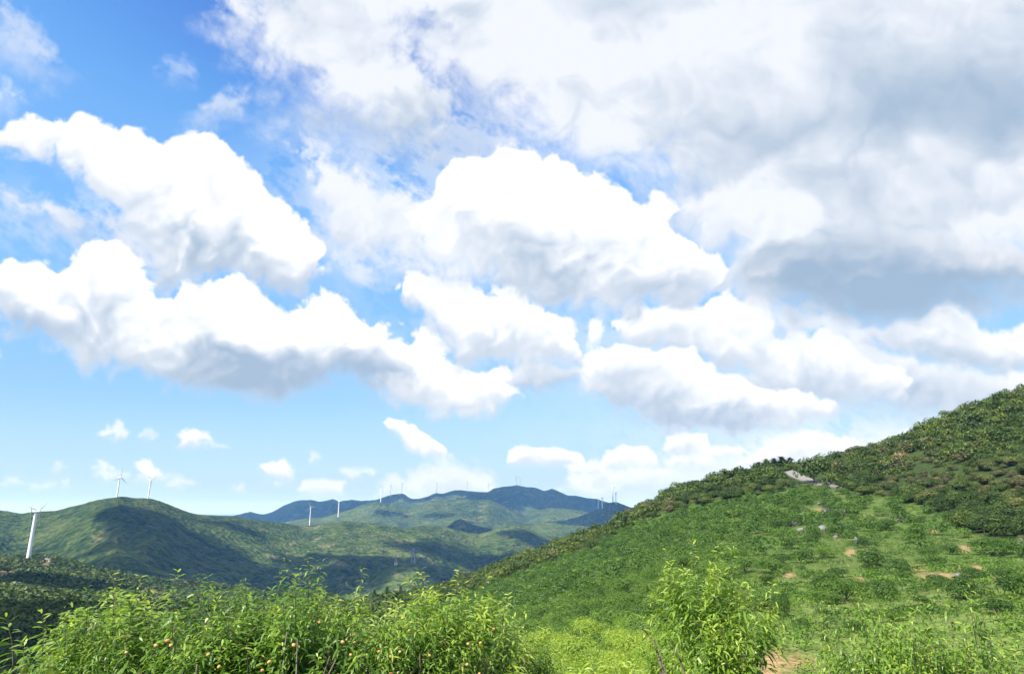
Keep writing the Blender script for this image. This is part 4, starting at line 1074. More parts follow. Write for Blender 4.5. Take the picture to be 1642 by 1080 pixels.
def peach_parts(seed, H, W, shoots, per, top_bias=.5, limb_r=.035, hang=1.0):
    g = np.random.default_rng(seed)
    limbs = []; ends = []
    trunk_h = .14 * H
    trunk = [tube([(0, 0, -.25), (.02, .01, trunk_h * .5), (0, 0, trunk_h)], [limb_r * 2.1, limb_r * 1.8, limb_r * 1.7], 8)]
    nl = 5
    for k in range(nl):
        a = 6.283 * (k + .3 * g.random()) / nl
        q = W * (.24 + .16 * g.random()); h = H * (.50 + .16 * g.random())
        p0 = np.array([0, 0, trunk_h * .9]); p3 = np.array([math.cos(a) * q, math.sin(a) * q, h])
        p1 = p0 + (p3 - p0) * .35 + np.array([math.cos(a), math.sin(a), -.3]) * .12; p2 = p0 + (p3 - p0) * .7 + g.normal(size=3) * .05
        limbs.append(tube([p0, p1, p2, p3], [limb_r * 1.1, limb_r * .9, limb_r * .7, limb_r * .5], 6))
        for m in range(4):
            b = a + (g.random() - .5) * 1.9; s0 = (p1, p2, p3, p2)[m]
            e = s0 + np.array([math.cos(b) * W * (.05 + .08 * g.random()), math.sin(b) * W * (.05 + .08 * g.random()), H * (.08 + .12 * g.random())])
            e[2] = min(e[2], .74 * H); e[:2] *= min(1.0, .36 * W / (np.hypot(e[0], e[1]) + 1e-6))
            mid = (s0 + e) / 2 + g.normal(size=3) * .04
            limbs.append(tube([s0, mid, e], [limb_r * .5, limb_r * .38, limb_r * .22], 5)); ends += [mid, e, (mid + e) / 2]
        ends += [p2, p3]
    ends = np.array(ends)
    # shoots: their ends cover a dome, the rest fills it; they fountain up and outwards
    cz, rz, rx = .51 * H, .415 * H, W * .5
    nc = 13
    cd = unit(g.normal(size=(nc, 3)) + np.array([0, 0, .5])); cr = .82 + .28 * g.random(nc); ci = g.integers(nc, size=shoots)
    d = unit(cd[ci] + g.normal(size=(shoots, 3)) * .21); d[:, 2] = np.where(d[:, 2] < -.55, -d[:, 2], d[:, 2])
    shell = g.random(shoots) < .72
    q = np.where(shell, .86 + .14 * g.random(shoots), .35 + .5 * g.random(shoots))
    lump = 1 + .16 * np.sin(np.arctan2(d[:, 1], d[:, 0]) * 3 + seed) * (1 - d[:, 2] ** 2)
    E = d * (q * lump * cr[ci])[:, None] * np.array([rx, rx, rz]) + np.array([0, 0, cz])
    outw = unit(np.c_[d[:, :2], np.zeros(shoots)] + 1e-4)
    D = unit(d * .75 + np.array([0, 0, 1.0]) * (.35 + top_bias * g.random(shoots))[:, None] + g.normal(size=(shoots, 3)) * .22)
    ln = H * (.13 + .10 * g.random(shoots))
    up = (g.random(shoots) < .20) & (d[:, 2] > .45)
    E[up] += np.array([0, 0, 1.0]) * (H * (.02 + .13 * g.random(up.sum()) ** 1.6))[:, None]; D[up] = unit(D[up] * .35 + np.array([0, 0, 1.0])); ln[up] *= .92
    B = E - D * ln[:, None]
    B[:, 2] -= np.maximum(E[:, 2] - H * 1.02, 0)
    s = (np.arange(per) + .3) / per
    bend = outw * .35 + np.array([0, 0, -.12])
    S = np.repeat(s[None], shoots, 0) + (g.random((shoots, per)) - .5) / per
    PP = B[:, None] + D[:, None] * (ln[:, None] * S)[..., None] + bend[:, None] * (ln[:, None] * S ** 2 * .45)[..., None]
    DD = np.repeat(D[:, None], per, 1)
    ph = np.arange(per)[None] * 2.4 + g.random((shoots, 1)) * 6.28
    ref = unit(np.cross(D, np.array([.3, .8, .1]))); ref2 = np.cross(D, ref)
    rad = np.cos(ph)[..., None] * ref[:, None] + np.sin(ph)[..., None] * ref2[:, None]
    ld = unit(rad * 1.0 + DD * (.22 + .6 * S[..., None] ** 3) + g.normal(size=rad.shape) * .14 + np.array([0, 0, .05]))
    tipf = (S ** 3)
    size = (.145 + .065 * g.random((shoots, per))) * (1 - .38 * tipf)
    droop = hang * (.85 + 1.0 * g.random((shoots, per))) - .40 * tipf
    tint = .26 + .24 * g.random((shoots, per)) + .46 * tipf + .12 * g.normal(size=(shoots, 1)) + .12 * np.clip((PP[..., 2] / H - .55), -.4, .5)
    V, tri, quad = leaf_strip(PP.reshape(-1, 3), ld.reshape(-1, 3), size.ravel(), droop.ravel(), g)
    T = np.repeat(np.clip(tint + (.13 if seed == 304 else 0), 0, 1).ravel(), 6)
    tw = []
    for q in range(shoots):
        if q % 2 and not up[q]: continue
        if d[q, 2] < .3 or up[q]: tw.append(tube([PP[q, 0], PP[q, per // 2], PP[q, -3]], [.006, .004, .002], 3))
    return dict(trunk=join(trunk), limbs=join(limbs + tw), leaves=(V, tri, quad, T), tips=PP, shoot=D, up=up, g=g, H=H, W=W)


def leaf_piece_mesh(i):
    g = np.random.default_rng(900 + i)
    V, tri, quad = leaf_strip(np.zeros((1, 3)), np.array([[0, 1.0, .15]]), np.array([.16]), np.array([.6 + .35 * i]), g)
    return mesh_from('leaf', V, [tri, quad], [M_PEACH], tint=np.full(6, .5 + .12 * i))


LEAF_ME = [leaf_piece_mesh(i) for i in range(4)]


def peach_fruit_mesh():
    V, F = ico(3)
    a = np.arctan2(V[:, 1], V[:, 0]); crease = np.exp(-(a / .35) ** 2) * .10 * np.sqrt(np.clip(1 - V[:, 2] ** 2, 0, 1))
    r = .040 * (1 - crease); W = V * r[:, None]; W[:, 2] *= .93; W[:, 2] -= .006 * np.exp(-((1 - V[:, 2]) / .12))
    return mesh_from('peach', W, [F], [M_FRUIT], smooth=True)


M_STEM, t = new_mat('grey_bark')
gco = N(t, 'ShaderNodeTexCoord').outputs['Object']
surface(t, ramp(t, noise_node(t, 14, 6, .7, gco), [(.3, (.13, .115, .10)), (.6, (.30, .27, .24)), (.8, (.42, .38, .35))]), .9, .15)
M_FRUIT, t = new_mat('peach_skin')
gco = N(t, 'ShaderNodeTexCoord').outputs['Object']
spx = N(t, 'ShaderNodeSeparateXYZ'); L(t, gco, spx.inputs[0])
surface(t, mix(t, ramp(t, math_node(t, 'ADD', noise_node(t, 30, 3, .5, gco), math_node(t, 'MULTIPLY', spx.outputs[0], 6)), [(.35, (0, 0, 0)), (.75, (1, 1, 1))]), (.52, .33, .12), (.42, .19, .07)), .6, .25)
FRUIT_ME = peach_fruit_mesh()

TV = []
for seed, H, W, sh, per, tb in ((301, 3.5, 3.0, 340, 24, .7), (302, 3.6, 3.2, 370, 26, .6), (303, 3.4, 3.3, 370, 24, .7), (304, 3.0, 2.6, 460, 24, 1.0)):
    pt = peach_parts(seed, H, W, sh, per, tb, hang=.72 if seed == 304 else .95)
    me_tr = mesh_from('trunk', *[pt['trunk'][0], [pt['trunk'][1]]], [M_BARK], tint=np.full(len(pt['trunk'][0]), .3), smooth=True)
    me_li = mesh_from('limbs', pt['limbs'][0], [pt['limbs'][1]], [M_BARK], smooth=True)
    V, tri, quad, T = pt['leaves']
    me_le = mesh_from('foliage', V, [tri, quad], [M_PEACH], tint=T, extra={'dry': np.repeat((np.random.default_rng(seed).random(len(T) // 6) < .022) * .9, 6)})
    TV.append((me_tr, me_li, me_le, pt))

FRONT_TREES = [  # column and row of the top in the photograph, distance, kind, turn, width factor, loose leaves, fruit, label
    (152, 962, 10.2, 0, .4, .66, 60, 0, 'dense leafy peach tree at the left end of the front orchard row'),
    (225, 942, 11.2, 3, 2.2, 1.0, 50, 0, 'peach tree with two leafy upright shoots, second from the left end of the front row'),
    (312, 930, 10.4, 1, 1.1, 1.0, 70, 4, 'bushy peach tree with a broad crown below the distant left hill'),
    (432, 922, 10.0, 2, 3.0, .95, 70, 30, 'peach tree with grey bare stems and yellow fruit in the front row'),
    (508, 908, 9.6, 0, 5.1, .85, 70, 26, 'tallest peach tree of the front row with one high pointed shoot'),
    (578, 920, 10.2, 1, 4.2, .9, 70, 30, 'fruiting peach tree with a pointed shoot, beside the tallest one of the front row'),
    (662, 948, 11.0, 2, .9, .95, 60, 30, 'rounded peach tree with ripe fruit hanging low under its crown'),
    (718, 936, 11.8, 3, 3.9, .95, 60, 22, 'peach tree with a slender raised shoot in front of the dark woodland edge'),
    (800, 972, 12.6, 0, 2.6, .95, 50, 8, 'low peach tree at the right end of the fruiting front row'),
    (1120, 874, 9.4, 3, .2, .63, 150, 0, 'lone peach tree with yellow green shoots standing before the orchard slope'),
    (1000, 1032, 11.5, 1, 5.6, .7, 50, 0, 'pale green peach tree at the left foot of the lone tall one'),
    (1425, 940, 9.2, 2, 1.7, .66, 70, 0, 'short peach tree with spreading shoots between the sandy patch and the right edge'),
    (1560, 946, 9.6, 0, 3.5, .8, 70, 0, 'wide peach tree filling the bottom right corner of the meadow'),
    (1668, 985, 9.0, 1, .7, .7, 40, 0, 'peach tree cut by the right edge of the picture at the bottom'),
]
for (tx, ty, r, kd, rot, wf, nl, nf, lab) in FRONT_TREES:
    a, e = az_el(np.array([tx]), np.array([ty - (20 if tx < 900 else 4)])); a, e = a[0], e[0]
    x, y = r * math.sin(a), r * math.cos(a); zt = EYE[2] + r * math.tan(e); zg = float(height(x, y))
    me_tr, me_li, me_le, pt = TV[kd]
    o = bpy.data.objects.new('peach_tree', None); COL.objects.link(o); o.empty_display_size = .3
    tag(o, lab, 'tree', 'peach trees at the front')
    k = max((zt - zg) / pt['H'], .62)
    o.location = (x, y, zt - k * pt['H']); o.rotation_euler = (0, 0, rot); o.scale = (wf * max(k, .8), wf * max(k, .8), k)
    link('trunk', me_tr, o); link('limbs', me_li, o)
    f = link('foliage', me_le, o); f['kind'] = 'stuff'
    if 'grey bare stems' in lab:
        ca, sa = math.cos(-rot), math.sin(-rot); fx, fy = -x / r, -y / r; fx, fy = fx * ca - fy * sa, fx * sa + fy * ca
        for off, hh, tilt in ((.16, .80, .04), (.46, .78, -.05), (.70, .66, .25)):
            b0 = np.array([fx * 1.0 - fy * off, fy * 1.0 + fx * off, .05]); b1 = b0 + np.array([-fy * tilt * 2 - fx * .0, fx * tilt * 2, pt['H'] * hh])
            mid_ = (b0 + b1) / 2 + np.array([fx * .12, fy * .12, 0])
            V, F = tube([b0, mid_, b1], [.026, .017, .005], 7)
            link('bare_stem', mesh_from('bare_stem', V, [F], [M_STEM], smooth=True), o)
    g = np.random.default_rng(int(tx))
    # leaves near the outside, on the side of the eye, are pieces of their own
    tips = pt['tips']; D = pt['shoot']
    c, s = math.cos(-rot), math.sin(-rot); ex, ey = -x, -y; ex, ey = ex * c - ey * s, ex * s + ey * c
    front = (tips[:, -1, 0] * ex + tips[:, -1, 1] * ey) / math.hypot(ex, ey)
    score = front / pt['W'] + 1.0 * tips[:, -1, 2] / pt['H'] + g.random(len(front)) * .25
    score = score - 10 * pt['up']
    best = np.argsort(-score)[:max(1, nl // 3)]
    for q in range(nl):
        b = best[q % len(best)]; j = int(g.integers(tips.shape[1] // 2, tips.shape[1]))
        lf = link('leaf', LEAF_ME[q % 4], o)
        aa = g.random() * 6.283; rrj = 0
        d = unit(np.array([math.cos(aa), math.sin(aa), .15]) + D[b] * .5)
        lf.matrix_basis = Matrix.Translation(tips[b, j]) @ Vector(d).to_track_quat('Y', 'Z').to_matrix().to_4x4() @ Matrix.Scale(.55 + .35 * g.random(), 4)
    ur = np.array([ex, ey]) / math.hypot(ex, ey)
    for q in range(nf):
        lat = (g.random() - .5) * pt['W'] * .8; dep = pt['W'] * (.30 + .11 * g.random()) * math.sqrt(max(.1, 1 - (lat / (pt['W'] * .5)) ** 2))
        p = np.array([ur[0] * dep - ur[1] * lat, ur[1] * dep + ur[0] * lat, pt['H'] * (.46 + .36 * g.random())])
        fr = link('peach', FRUIT_ME, o, p); fr.rotation_euler = (g.random() - .5, g.random() - .5, g.random() * 6.28)
        sc = .40 + .24 * g.random(); fr.scale = (sc / wf, sc / wf, sc / k)
print('front trees', time.time() - T0)

# ------------------------------------------------------------------ briars in the bottom left corner
def briar(seed, R_, H, n, size):
    g = np.random.default_rng(seed)
    stems = []; PP = []; DD = []
    for k in range(n):
        a = g.random() * 6.283; q = R_ * (.3 + .8 * g.random()); h = H * (.6 + .5 * g.random())
        b0 = np.array([g.normal() * .1, g.normal() * .1, -.05])
        p1 = np.array([math.cos(a) * q * .35, math.sin(a) * q * .35, h * .8]); p2 = np.array([math.cos(a) * q * .8, math.sin(a) * q * .8, h]); p3 = np.array([math.cos(a) * q * 1.15, math.sin(a) * q * 1.15, h * .72])
        tt = np.linspace(0, 1, 9)[:, None]
        c = (1 - tt) ** 3 * b0 + 3 * (1 - tt) ** 2 * tt * p1 + 3 * (1 - tt) * tt ** 2 * p2 + tt ** 3 * p3
        stems.append(tube(c, np.linspace(.009, .003, 9), 4))
        if k % 6 == 0: continue
        for j in range(26):
            u = .15 + .85 * g.random(); i0 = min(int(u * 8), 7); p = c[i0] + (c[i0 + 1] - c[i0]) * (u * 8 - i0)
            PP.append(p); DD.append(unit(g.normal(size=3) * .8 + np.array([0, 0, .2])))
    PP, DD = np.array(PP), np.array(DD)
    V, tri, quad = leaf_strip(PP, DD, size * (.6 + .7 * g.random(len(PP))), .3 + .5 * g.random(len(PP)), g, .27)
    tint = np.repeat(np.clip(.35 + .3 * g.random(len(PP)) + .3 * PP[:, 2] / H * g.random(len(PP)), 0, 1), 6)
    dry = np.repeat((g.random(len(PP)) < .12) * .8, 6)
    return join(stems), (V, tri, quad, tint, dry)


for (bx, by, r, seed, R_, H, n, size, lab) in ((20, 1034, 5.2, 401, .62, .95, 60, .085, 'sprawling briar with arching dry stems in the bottom left corner'),
                                              (255, 1052, 6.4, 402, .85, .8, 60, .07, 'yellowish low shrub with dry leaves at the foot of the front peach trees'),
                                              (95, 1058, 5.6, 403, .5, .8, 40, .085, 'light green low shrub between the corner briar and the yellowish shrub')):
    a, e = az_el(np.array([bx]), np.array([by])); x, y = r * math.sin(a[0]), r * math.cos(a[0]); zt = EYE[2] + r * math.tan(e[0]); zg = float(height(x, y))
    st, (V, tri, quad, tint, dry) = briar(seed, R_, H, n, size)
    o = bpy.data.objects.new('briar', None); COL.objects.link(o); o.location = (x, y, zt - H); o.scale = (1, 1, 1)
    if zt - H > zg: o.location.z = zg; o.scale.z = (zt - zg) / H
    tag(o, lab, 'shrub')
    link('stems', mesh_from('stems', st[0], [st[1]], [M_BARK]), o)
    f = link('foliage', mesh_from('foliage', V, [tri, quad], [M_BRIAR], tint=tint, extra={'dry': dry}), o); f['kind'] = 'stuff'

# ------------------------------------------------------------------ wind turbines
m_white, t = new_mat('white_paint')
g = N(t, 'ShaderNodeTexCoord').outputs['Object']
surface(t, ramp(t, noise_node(t, .35, 5, .6, g), [(.3, (.70, .71, .72)), (.6, (.80, .80, .80))]), .45, .4)
m_blade, t = new_mat('shade_toned_blade')  # white blades, their shaded look put into the colour as grey
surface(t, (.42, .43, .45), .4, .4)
m_grey, t = new_mat('grey_steel')
surface(t, (.30, .31, .33), .5, .4)


def turbine_meshes():
    """unit turbine: hub height 1"""
    zs = np.linspace(0, .975, 9); TVv, TF = tube([(0, 0, z) for z in zs], np.interp(zs, [0, 1], [.042, .027]), 20)
    tower = mesh_from('tower', TVv, [TF], [m_white], smooth=True)
    # nacelle: a rounded long box, from its nose (+y) to its tail
    pts = [(0, .062, 0), (0, .055, 0), (0, .03, 0), (0, -.05, 0), (0, -.085, .002), (0, -.092, .002)]
    NV, NF = tube(pts, [.016, .028, .034, .034, .026, .008], 10)
    NV[:, 2] = np.clip(NV[:, 2], -.027, .027)
    nac = mesh_from('nacelle', NV, [NF], [m_white], smooth=True)
    HV, HF = tube([(0, 0, 0), (0, .012, 0), (0, .030, 0), (0, .044, 0), (0, .050, 0)], [.022, .025, .021, .012, .002], 12)
    hub = mesh_from('hub', HV, [HF], [m_white], smooth=True)
    # one blade along +z with chord, taper and twist
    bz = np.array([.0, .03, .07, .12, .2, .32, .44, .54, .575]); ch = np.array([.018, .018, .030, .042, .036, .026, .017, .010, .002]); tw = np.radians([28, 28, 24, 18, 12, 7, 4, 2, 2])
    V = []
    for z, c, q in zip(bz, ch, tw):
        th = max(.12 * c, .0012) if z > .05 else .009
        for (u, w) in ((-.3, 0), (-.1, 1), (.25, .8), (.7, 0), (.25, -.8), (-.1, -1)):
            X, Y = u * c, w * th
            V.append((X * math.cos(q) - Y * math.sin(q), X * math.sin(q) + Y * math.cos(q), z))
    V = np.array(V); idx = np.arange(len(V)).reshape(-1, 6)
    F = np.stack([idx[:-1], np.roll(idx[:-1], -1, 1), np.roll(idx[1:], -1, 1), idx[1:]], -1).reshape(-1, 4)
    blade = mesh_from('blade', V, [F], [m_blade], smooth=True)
    base = mesh_from('door', *[box_mesh('tmpd', (-.008, .0405, .006), (.008, .0435, .036)).vertices and np.array([v.co for v in box_mesh('tmpd', (-.008, .0405, .006), (.008, .0435, .036)).vertices]), [np.array([[0, 2, 3, 1], [4, 5, 7, 6], [0, 1, 5, 4], [2, 6, 7, 3], [0, 4, 6, 2], [1, 3, 7, 5]])]], [m_grey])
    return tower, nac, hub, blade, base


T_ME = turbine_meshes()


def turbine(px, base_py, hub_py, dist, yaw, roll, label, group='wind turbines on the hills', full=True, flip=1):
    a, e = az_el(np.array([px, px]), np.array([base_py, hub_py]))
    x, y = dist * math.sin(a[0]), dist * math.cos(a[0])
    zb = EYE[2] + dist * math.tan(e[0]); H = dist * (math.tan(e[1]) - math.tan(e[0]))
    zg = float(height(x, y)); deep = max(zb - zg, 0) + .02 * H
    o = bpy.data.objects.new('wind_turbine', None); COL.objects.link(o)
    o.location = (x, y, zb); o.scale = (H, H, H)
    tag(o, label, 'wind turbine', group)
    tw = link('tower', T_ME[0], o); tw.scale = (1 if full else .5, 1 if full else .5, 1 + deep / H); tw.location = (0, 0, -deep / H)
    if full: link('door', T_ME[4], o).rotation_euler = (0, 0, math.pi)
    n = link('nacelle', T_ME[1], o, (0, 0, 1)); n.rotation_euler = (0, 0, yaw)
    h = link('hub', T_ME[2], n, (0, .062, 0))
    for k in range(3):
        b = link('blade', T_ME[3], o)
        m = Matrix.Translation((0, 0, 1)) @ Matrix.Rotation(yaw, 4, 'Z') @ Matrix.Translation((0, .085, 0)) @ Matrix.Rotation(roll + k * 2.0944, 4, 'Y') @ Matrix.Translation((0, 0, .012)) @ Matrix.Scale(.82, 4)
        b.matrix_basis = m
    if not full: n.scale = (.6, .8, .6)
    return o


D_ = math.radians
#        column, base row, hub row, distance, yaw (0: nose away from the eye), roll
turbine(45, 896, 820, 1050, D_(123), D_(52), 'nearest white wind turbine, tall tower leaning over the wooded left ridge')
turbine(51.6, 866, 819, 1700, D_(258), D_(-48), 'white wind turbine half hidden behind the nearest tower at the left')
turbine(187, 800, 765, 2040, D_(255), D_(-6), 'white wind turbine on the left shoulder of the left hilltop')
turbine(237.5, 799, 769, 2060, D_(262), D_(58), 'white wind turbine on the flat left hilltop with a small cloud behind its rotor')
turbine(262, 816, 804, 2500, D_(200), D_(5), 'small wind turbine peeping over the right shoulder of the left hilltop')
turbine(497, 831, 812, 4050, D_(190), D_(25), 'white wind turbine standing low in front of the dark blue ridge')
turbine(542.5, 823, 803, 4120, D_(245), D_(12), 'white wind turbine rising from the green spur to the skyline of the dark ridge', )
turbine(610.5, 803, 785, 4300, D_(250), D_(0), 'thin wind turbine at the left end of the high far ridge')
for (x, b, h, lab) in ((626, 793, 778, 'thin dark wind turbine left of the notch in the far skyline'), (644, 792, 776, 'thin wind turbine on the knoll just left of the skyline notch'), (700, 791, 775, 'thin wind turbine right of the skyline notch on the far ridge'),
                       (749, 787, 774, 'pale wind turbine on the smooth far skyline between two knolls'), (783.5, 789.5, 776, 'white wind turbine at the foot of the highest far summit'), (828, 778.5, 765, 'thin dark wind turbine on top of the highest far summit'), (834, 779, 768, 'pale wind turbine just beside the dark one on the highest summit')):
    turbine(x, b, h, 5640, D_(200 + 7 * (x % 9)), D_(x % 11 * 9), lab, full=False)
turbine(959.5, 816, 800, 3800, D_(260), D_(3), 'left one of two close white wind turbines by the dark right hand ridge')
turbine(966, 819.5, 798, 3690, D_(262), D_(64), 'right one of two close white wind turbines by the dark right hand ridge')
turbine(983, 806, 779, 3950, D_(258), D_(0), 'wind turbine with upright blades behind the dark knoll, left of its slim neighbour')
turbine(988, 811, 790, 3680, D_(262), D_(62), 'slim wind turbine on the dark knoll nearest the wooded slope')


# ------------------------------------------------------------------ pylons, small buildings
def bar(p, q, w):
    return tube([p, q], [w, w], 4)


def pylon(px, base_py, top_py, dist, label):
    a, e = az_el(np.array([px, px]), np.array([base_py, top_py]))
    x, y = dist * math.sin(a[0]), dist * math.cos(a[0]); zb = EYE[2] + dist * math.tan(e[0]); H = dist * (math.tan(e[1]) - math.tan(e[0]))
    zg = float(height(x, y))
    o = bpy.data.objects.new('lattice_pylon', None); COL.objects.link(o); o.location = (x, y, min(zb, zg + 1)); tag(o, label, 'pylon', 'pylons in the valley')
    H += max(zb - zg - 1, 0)
    P = []
    lv = [0, .25, .5, .72, .88, 1.0]; wd = [.13, .10, .07, .045, .035, .01]
    for s, t_ in ((1, 1), (1, -1), (-1, 1), (-1, -1)):
        for i in range(5): P.append(bar(np.array([s * wd[i], t_ * wd[i], lv[i]]) * H, np.array([s * wd[i + 1], t_ * wd[i + 1], lv[i + 1]]) * H, .016 * H))
    for i in range(4):
        for (s0, t0), (s1, t1) in (((1, 1), (-1, 1)), ((-1, 1), (-1, -1)), ((-1, -1), (1, -1)), ((1, -1), (1, 1))):
            P.append(bar(np.array([s0 * wd[i], t0 * wd[i], lv[i]]) * H, np.array([s1 * wd[i + 1], t1 * wd[i + 1], lv[i + 1]]) * H, .011 * H))
    V, F = join(P); link('lattice', mesh_from('lattice', V, [F], [m_grey]), o)
    for z in (.74, .88):
        V, F = join([bar((-.17 * H, 0, z * H), (.17 * H, 0, z * H), .014 * H), bar((-.17 * H, 0, z * H), (0, 0, (z + .07) * H), .010 * H), bar((.17 * H, 0, z * H), (0, 0, (z + .07) * H), .010 * H)])
        link('cross_arm', mesh_from('cross_arm', V, [F], [m_grey]), o)


pylon(662.5, 891, 878, 1830, 'grey lattice pylon standing in the shaded valley')
pylon(634.5, 903, 888, 1548, 'lattice pylon on the crest of the low green hump')
pylon(639.5, 869, 862, 2150, 'tiny lattice pylon on the sunlit slope above the shaded valley')

m_wall, t = new_mat('pale_render'); surface(t, (.62, .61, .58), .8, .2)
m_roof, t = new_mat('grey_roof'); surface(t, (.33, .30, .29), .8, .2)
m_dark, t = new_mat('dark_opening'); surface(t, (.03, .035, .04), .4, .4)


def hut(px, py, dist, w, d, h, rot, label, name='small_house'):
    a, e = az_el(np.array([px]), np.array([py])); x, y = dist * math.sin(a[0]), dist * math.cos(a[0]); z = float(height(x, y))
    o = bpy.data.objects.new(name, None); COL.objects.link(o); o.location = (x, y, z); o.rotation_euler = (0, 0, rot); tag(o, label, 'building')
    bmv = box_mesh('wall', (-w / 2, -d / 2, -1.5), (w / 2, d / 2, h)); bmv.materials.append(m_wall); link('wall', bmv, o)
    V = np.array([(-w / 2 - .4, -d / 2 - .4, h + .01), (w / 2 + .4, -d / 2 - .4, h + .01), (w / 2 + .4, d / 2 + .4, h + .01), (-w / 2 - .4, d / 2 + .4, h + .01), (-w / 2 - .4, 0, h + d * .32), (w / 2 + .4, 0, h + d * .32)])
    ro = bpy.data.meshes.new('roof'); ro.from_pydata(V.tolist(), [], [(0, 1, 5, 4), (3, 4, 5, 2), (0, 4, 3), (1, 2, 5), (0, 3, 2, 1)]); ro.materials.append(m_roof); link('roof', ro, o)
    for s in (-.28, .28):
        b = box_mesh('window', (s * w - .5, -d / 2 - .06, h * .35), (s * w + .5, -d / 2 + .02, h * .78)); b.materials.append(m_dark); link('window', b, o)
    b = box_mesh('door', (-.5, -d / 2 - .06, 0), (.5, -d / 2 + .02, h * .75)); b.materials.append(m_dark); link('door', b, o)


hut(747, 902, 1720, 11, 6, 3.2, .25, 'small pale house down in the shaded valley')
hut(635, 901.5, 1540, 6, 4, 3, .1, 'white hut beside the pylon on the low green hump')
hut(78, 892, 1035, 6, 3, 2.2, .2, 'low white shed on the ridge right of the nearest turbine')

# ------------------------------------------------------------------ the bit of concrete road on the hill
m_road, t = new_mat('pale_concrete')
g = N(t, 'ShaderNodeNewGeometry').outputs['Position']
surface(t, ramp(t, noise_node(t, 1.5, 5, .65, g), [(.3, (.17, .158, .145)), (.7, (.25, .235, .22))]), .9, .2)
left = ground_hit([1256, 1268, 1282, 1300, 1325, 1350], [758, 764.5, 770, 776, 779.5, 782], 150, 320, 1500)
right = ground_hit([1272, 1282, 1293, 1306, 1328, 1352], [754.5, 759.5, 765, 770, 774.5, 778], 150, 320, 1500)
n_ = 24
ls = np.stack([np.interp(np.linspace(0, 5, n_), range(6), left[:, k]) for k in range(3)], 1); rs_ = np.stack([np.interp(np.linspace(0, 5, n_), range(6), right[:, k]) for k in range(3)], 1)
top = []
for k in range(5): top.append(ls * (1 - k / 4) + rs_ * (k / 4))
top = np.stack(top, 1); top[..., 2] = np.maximum(height(top[..., 0], top[..., 1]), top[..., 2]) + .35
bot = top.copy(); bot[..., 2] -= 1.2
V = np.concatenate([top.reshape(-1, 3), bot[:, 0], bot[:, -1]])
ix = np.arange(n_ * 5).reshape(n_, 5); b0 = n_ * 5; b1 = b0 + n_
F = [np.stack([ix[:-1, :-1], ix[1:, :-1], ix[1:, 1:], ix[:-1, 1:]], -1).reshape(-1, 4)]
q = np.arange(n_ - 1)
F.append(np.stack([b0 + q, b0 + q + 1, ix[1:, 0], ix[:-1, 0]], -1)); F.append(np.stack([ix[:-1, -1], ix[1:, -1], b1 + q + 1, b1 + q], -1))
o = link('road', mesh_from('road', V, F, [m_road])); o['kind'] = 'structure'

# ------------------------------------------------------------------ rocks and the tree by the road
m_rock, t = new_mat('weathered_limestone')
g = N(t, 'ShaderNodeNewGeometry').outputs['Position']
surface(t, ramp(t, noise_node(t, 2.2, 6, .65, g), [(.3, (.08, .077, .072)), (.5, (.19, .182, .172)), (.75, (.33, .32, .31))]), .9, .15, bump(t, noise_node(t, 6, 5, .7, g), .7, .12))
_rV, _rF = ico(3)
ROCKS = [(1273, 843, 15, 8, 'pale flat rock just left of the centre of the grassy slope'), (1284, 854, 12, 9, 'white rock below the pale flat one on the slope'), (1320, 854, 20, 13, 'biggest grey boulder on the grassy slope'),
         (1283, 834, 18, 6, 'low grey rock slab above the pale flat rock'), (1348, 825, 22, 9, 'slanted grey rock in the upper cluster below the road'), (1327, 820, 16, 8, 'grey rock at the left of the upper cluster'), (1318, 810, 14, 6, 'small rock topmost of the upper cluster'),
         (1340, 862, 8, 5, 'small pale stone right of the biggest boulder'), (1373, 871, 9, 10, 'upright grey stone on the slope right of the boulders'), (1543, 926, 28, 8, 'white flat rock on the bare terrace'), (1608, 921, 10, 6, 'small white stone right of the bare terrace'),
         (1635, 873, 15, 10, 'white rock by the dark thicket at the right edge'), (1216, 822, 18, 6, 'grey rock among the orchard trees left of the road'), (1442, 836, 10, 5, 'faint small stone high on the meadow'), (1296, 845, 8, 5, 'stone chip between the pale rocks')]
for i, (rx, ry, w, h, lab) in enumerate(ROCKS):
    p = ground_hit(rx, ry, 30, 330, 1500)[0]; d = math.hypot(p[0], p[1])
    V = _rV.copy(); s = i * 3.1
    V = V * (.8 + .35 * fbm(V[:, 0] * 1.6 + s, V[:, 1] * 1.6 + V[:, 2] * 1.2, 3, .5, s) + .25 * billow(V[:, 0] * 1.1 + V[:, 2], V[:, 1] * 1.2 + s, 3, .5, s))[:, None]
    V = V * np.array([w / FOC * d * .46, w / FOC * d * .42, h / FOC * d * .62]); V[:, 2] += h / FOC * d * .22
    o = link('rock', mesh_from('rock', V, [_rF], [m_rock]), loc=p); o.rotation_euler = (0, 0, .3 * math.sin(s))
    tag(o, lab, 'rock', 'rocks on the grassy slope')

big = small_tree_mesh('roadside_tree', 501, 1500, 3.2, 3.4, .5, M_WOOD, lobes=12, tint_off=-.2)
p = ground_hit(1306, 776, 150, 320, 1500)[0]
o = link('roadside_tree', big, loc=p); d = math.hypot(p[0], p[1]); s = 46 / FOC * d / 5.4; o.scale = (s * .9, s * .9, s)
tag(o, 'dark round tree standing beside the pale road on the hill', 'tree')
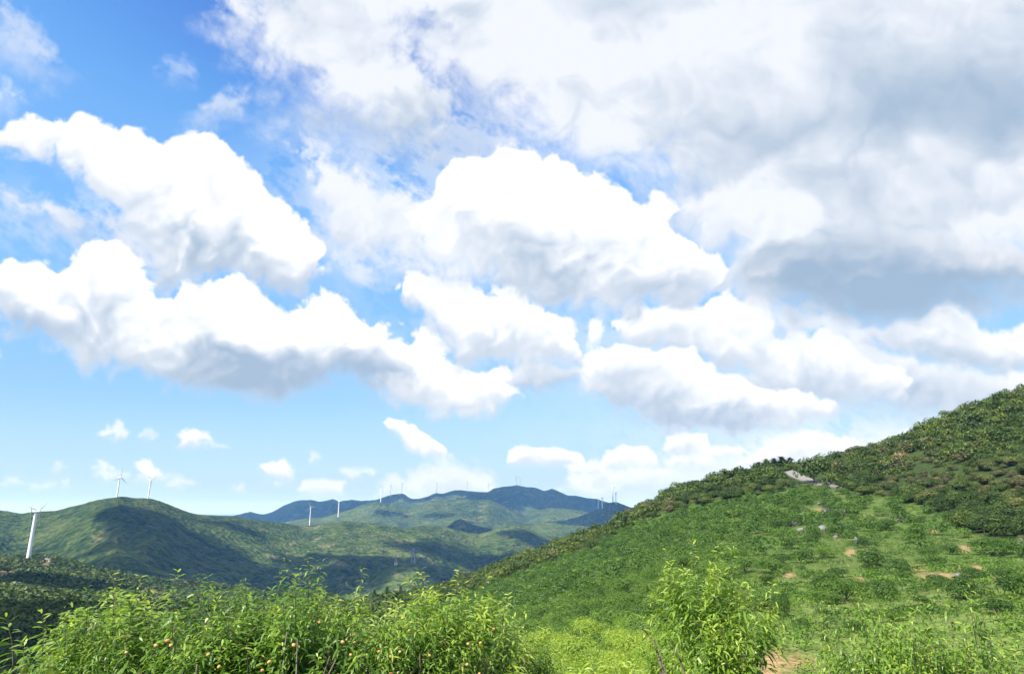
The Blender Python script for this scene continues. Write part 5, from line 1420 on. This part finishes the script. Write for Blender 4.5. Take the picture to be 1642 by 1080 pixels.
# dark pointed trees on the skyline
def conifer_mesh(seed, H, R_):
    g = np.random.default_rng(seed); n = 420
    z = H * (.12 + .88 * g.random(n) ** .8); rr = R_ * (1 - z / H) ** .8 * (.5 + .6 * g.random(n)); a = np.floor(g.random(n) * 9) / 9 * 6.28 + g.normal(size=n) * .2
    P = np.c_[np.cos(a) * rr, np.sin(a) * rr, z]; D = unit(np.c_[np.cos(a), np.sin(a), -.25 + g.normal(size=n) * .2])
    S = unit(np.cross(D, np.array([0, 0, 1.]))); L_ = .55 + .3 * g.random(n)
    V = np.stack([P - D * .2, P + S * L_[:, None] * .22, P + D * L_[:, None], P - S * L_[:, None] * .22], 1).reshape(-1, 3)
    TVv, TF = tube([(0, 0, -.3), (0, 0, H * .6), (0, 0, H * .98)], [.14, .08, .02], 5)
    F = np.arange(n * 4).reshape(n, 4)
    return mesh_from('conifer', np.concatenate([V, TVv]), [np.concatenate([F, TF + len(V)])], [M_WOOD, M_BARK], tint=np.concatenate([np.repeat(.12 + .2 * g.random(n), 4), np.full(len(TVv), .3)]),
                     mat_idx=np.r_[np.zeros(n), np.ones(len(TF))], extra={'dry': np.zeros(len(V) + len(TVv))})


CON = [conifer_mesh(520 + i, 5.2, 1.9) for i in range(3)]
for i, (cx, cb, ct, lab) in enumerate([(1216, 752, 736, 'small dark conifer at the left end of the row on the skyline'), (1230, 752, 731, 'pointed dark conifer, second from the left on the skyline'), (1243, 751, 730, 'dark conifer in the middle of the skyline row'), (1255, 751, 727, 'tallest dark conifer of the skyline row'),
                                       (1268, 751, 729, 'broad dark conifer near the right end of the skyline row'), (1282, 752, 736, 'dark conifer nearest the road on the skyline'), (600, 962, 943, 'dark pine at the foot of the ridge behind the front trees'), (620, 958, 938, 'pointed pine at the lower end of the wooded ridge'),
                                       (642, 955, 937, 'dark pine among shrubs at the lower end of the ridge'), (664, 950, 933, 'dark pine near the foot of the wooded ridge'), (1599, 660, 630, 'small lone tree sticking out of the skyline near the right edge')]):
    p = ground_hit(cx, cb, 150, 345, 1500)[0]; d = math.hypot(p[0], p[1])
    zt = EYE[2] + d * math.tan(az_el(np.array([cx]), np.array([ct]))[1][0]); s = max((zt - p[2]) / 5.2, .4)
    o = link('conifer', CON[i % 3], loc=p); o.scale = (s * .8, s * .8, s * .95); o.rotation_euler = (0, 0, i * 1.3)
    tag(o, lab, 'tree', 'dark conifers on the ridge')
print('done', time.time() - T0, sum(len(m.loops) - 2 * len(m.polygons) for m in bpy.data.meshes))
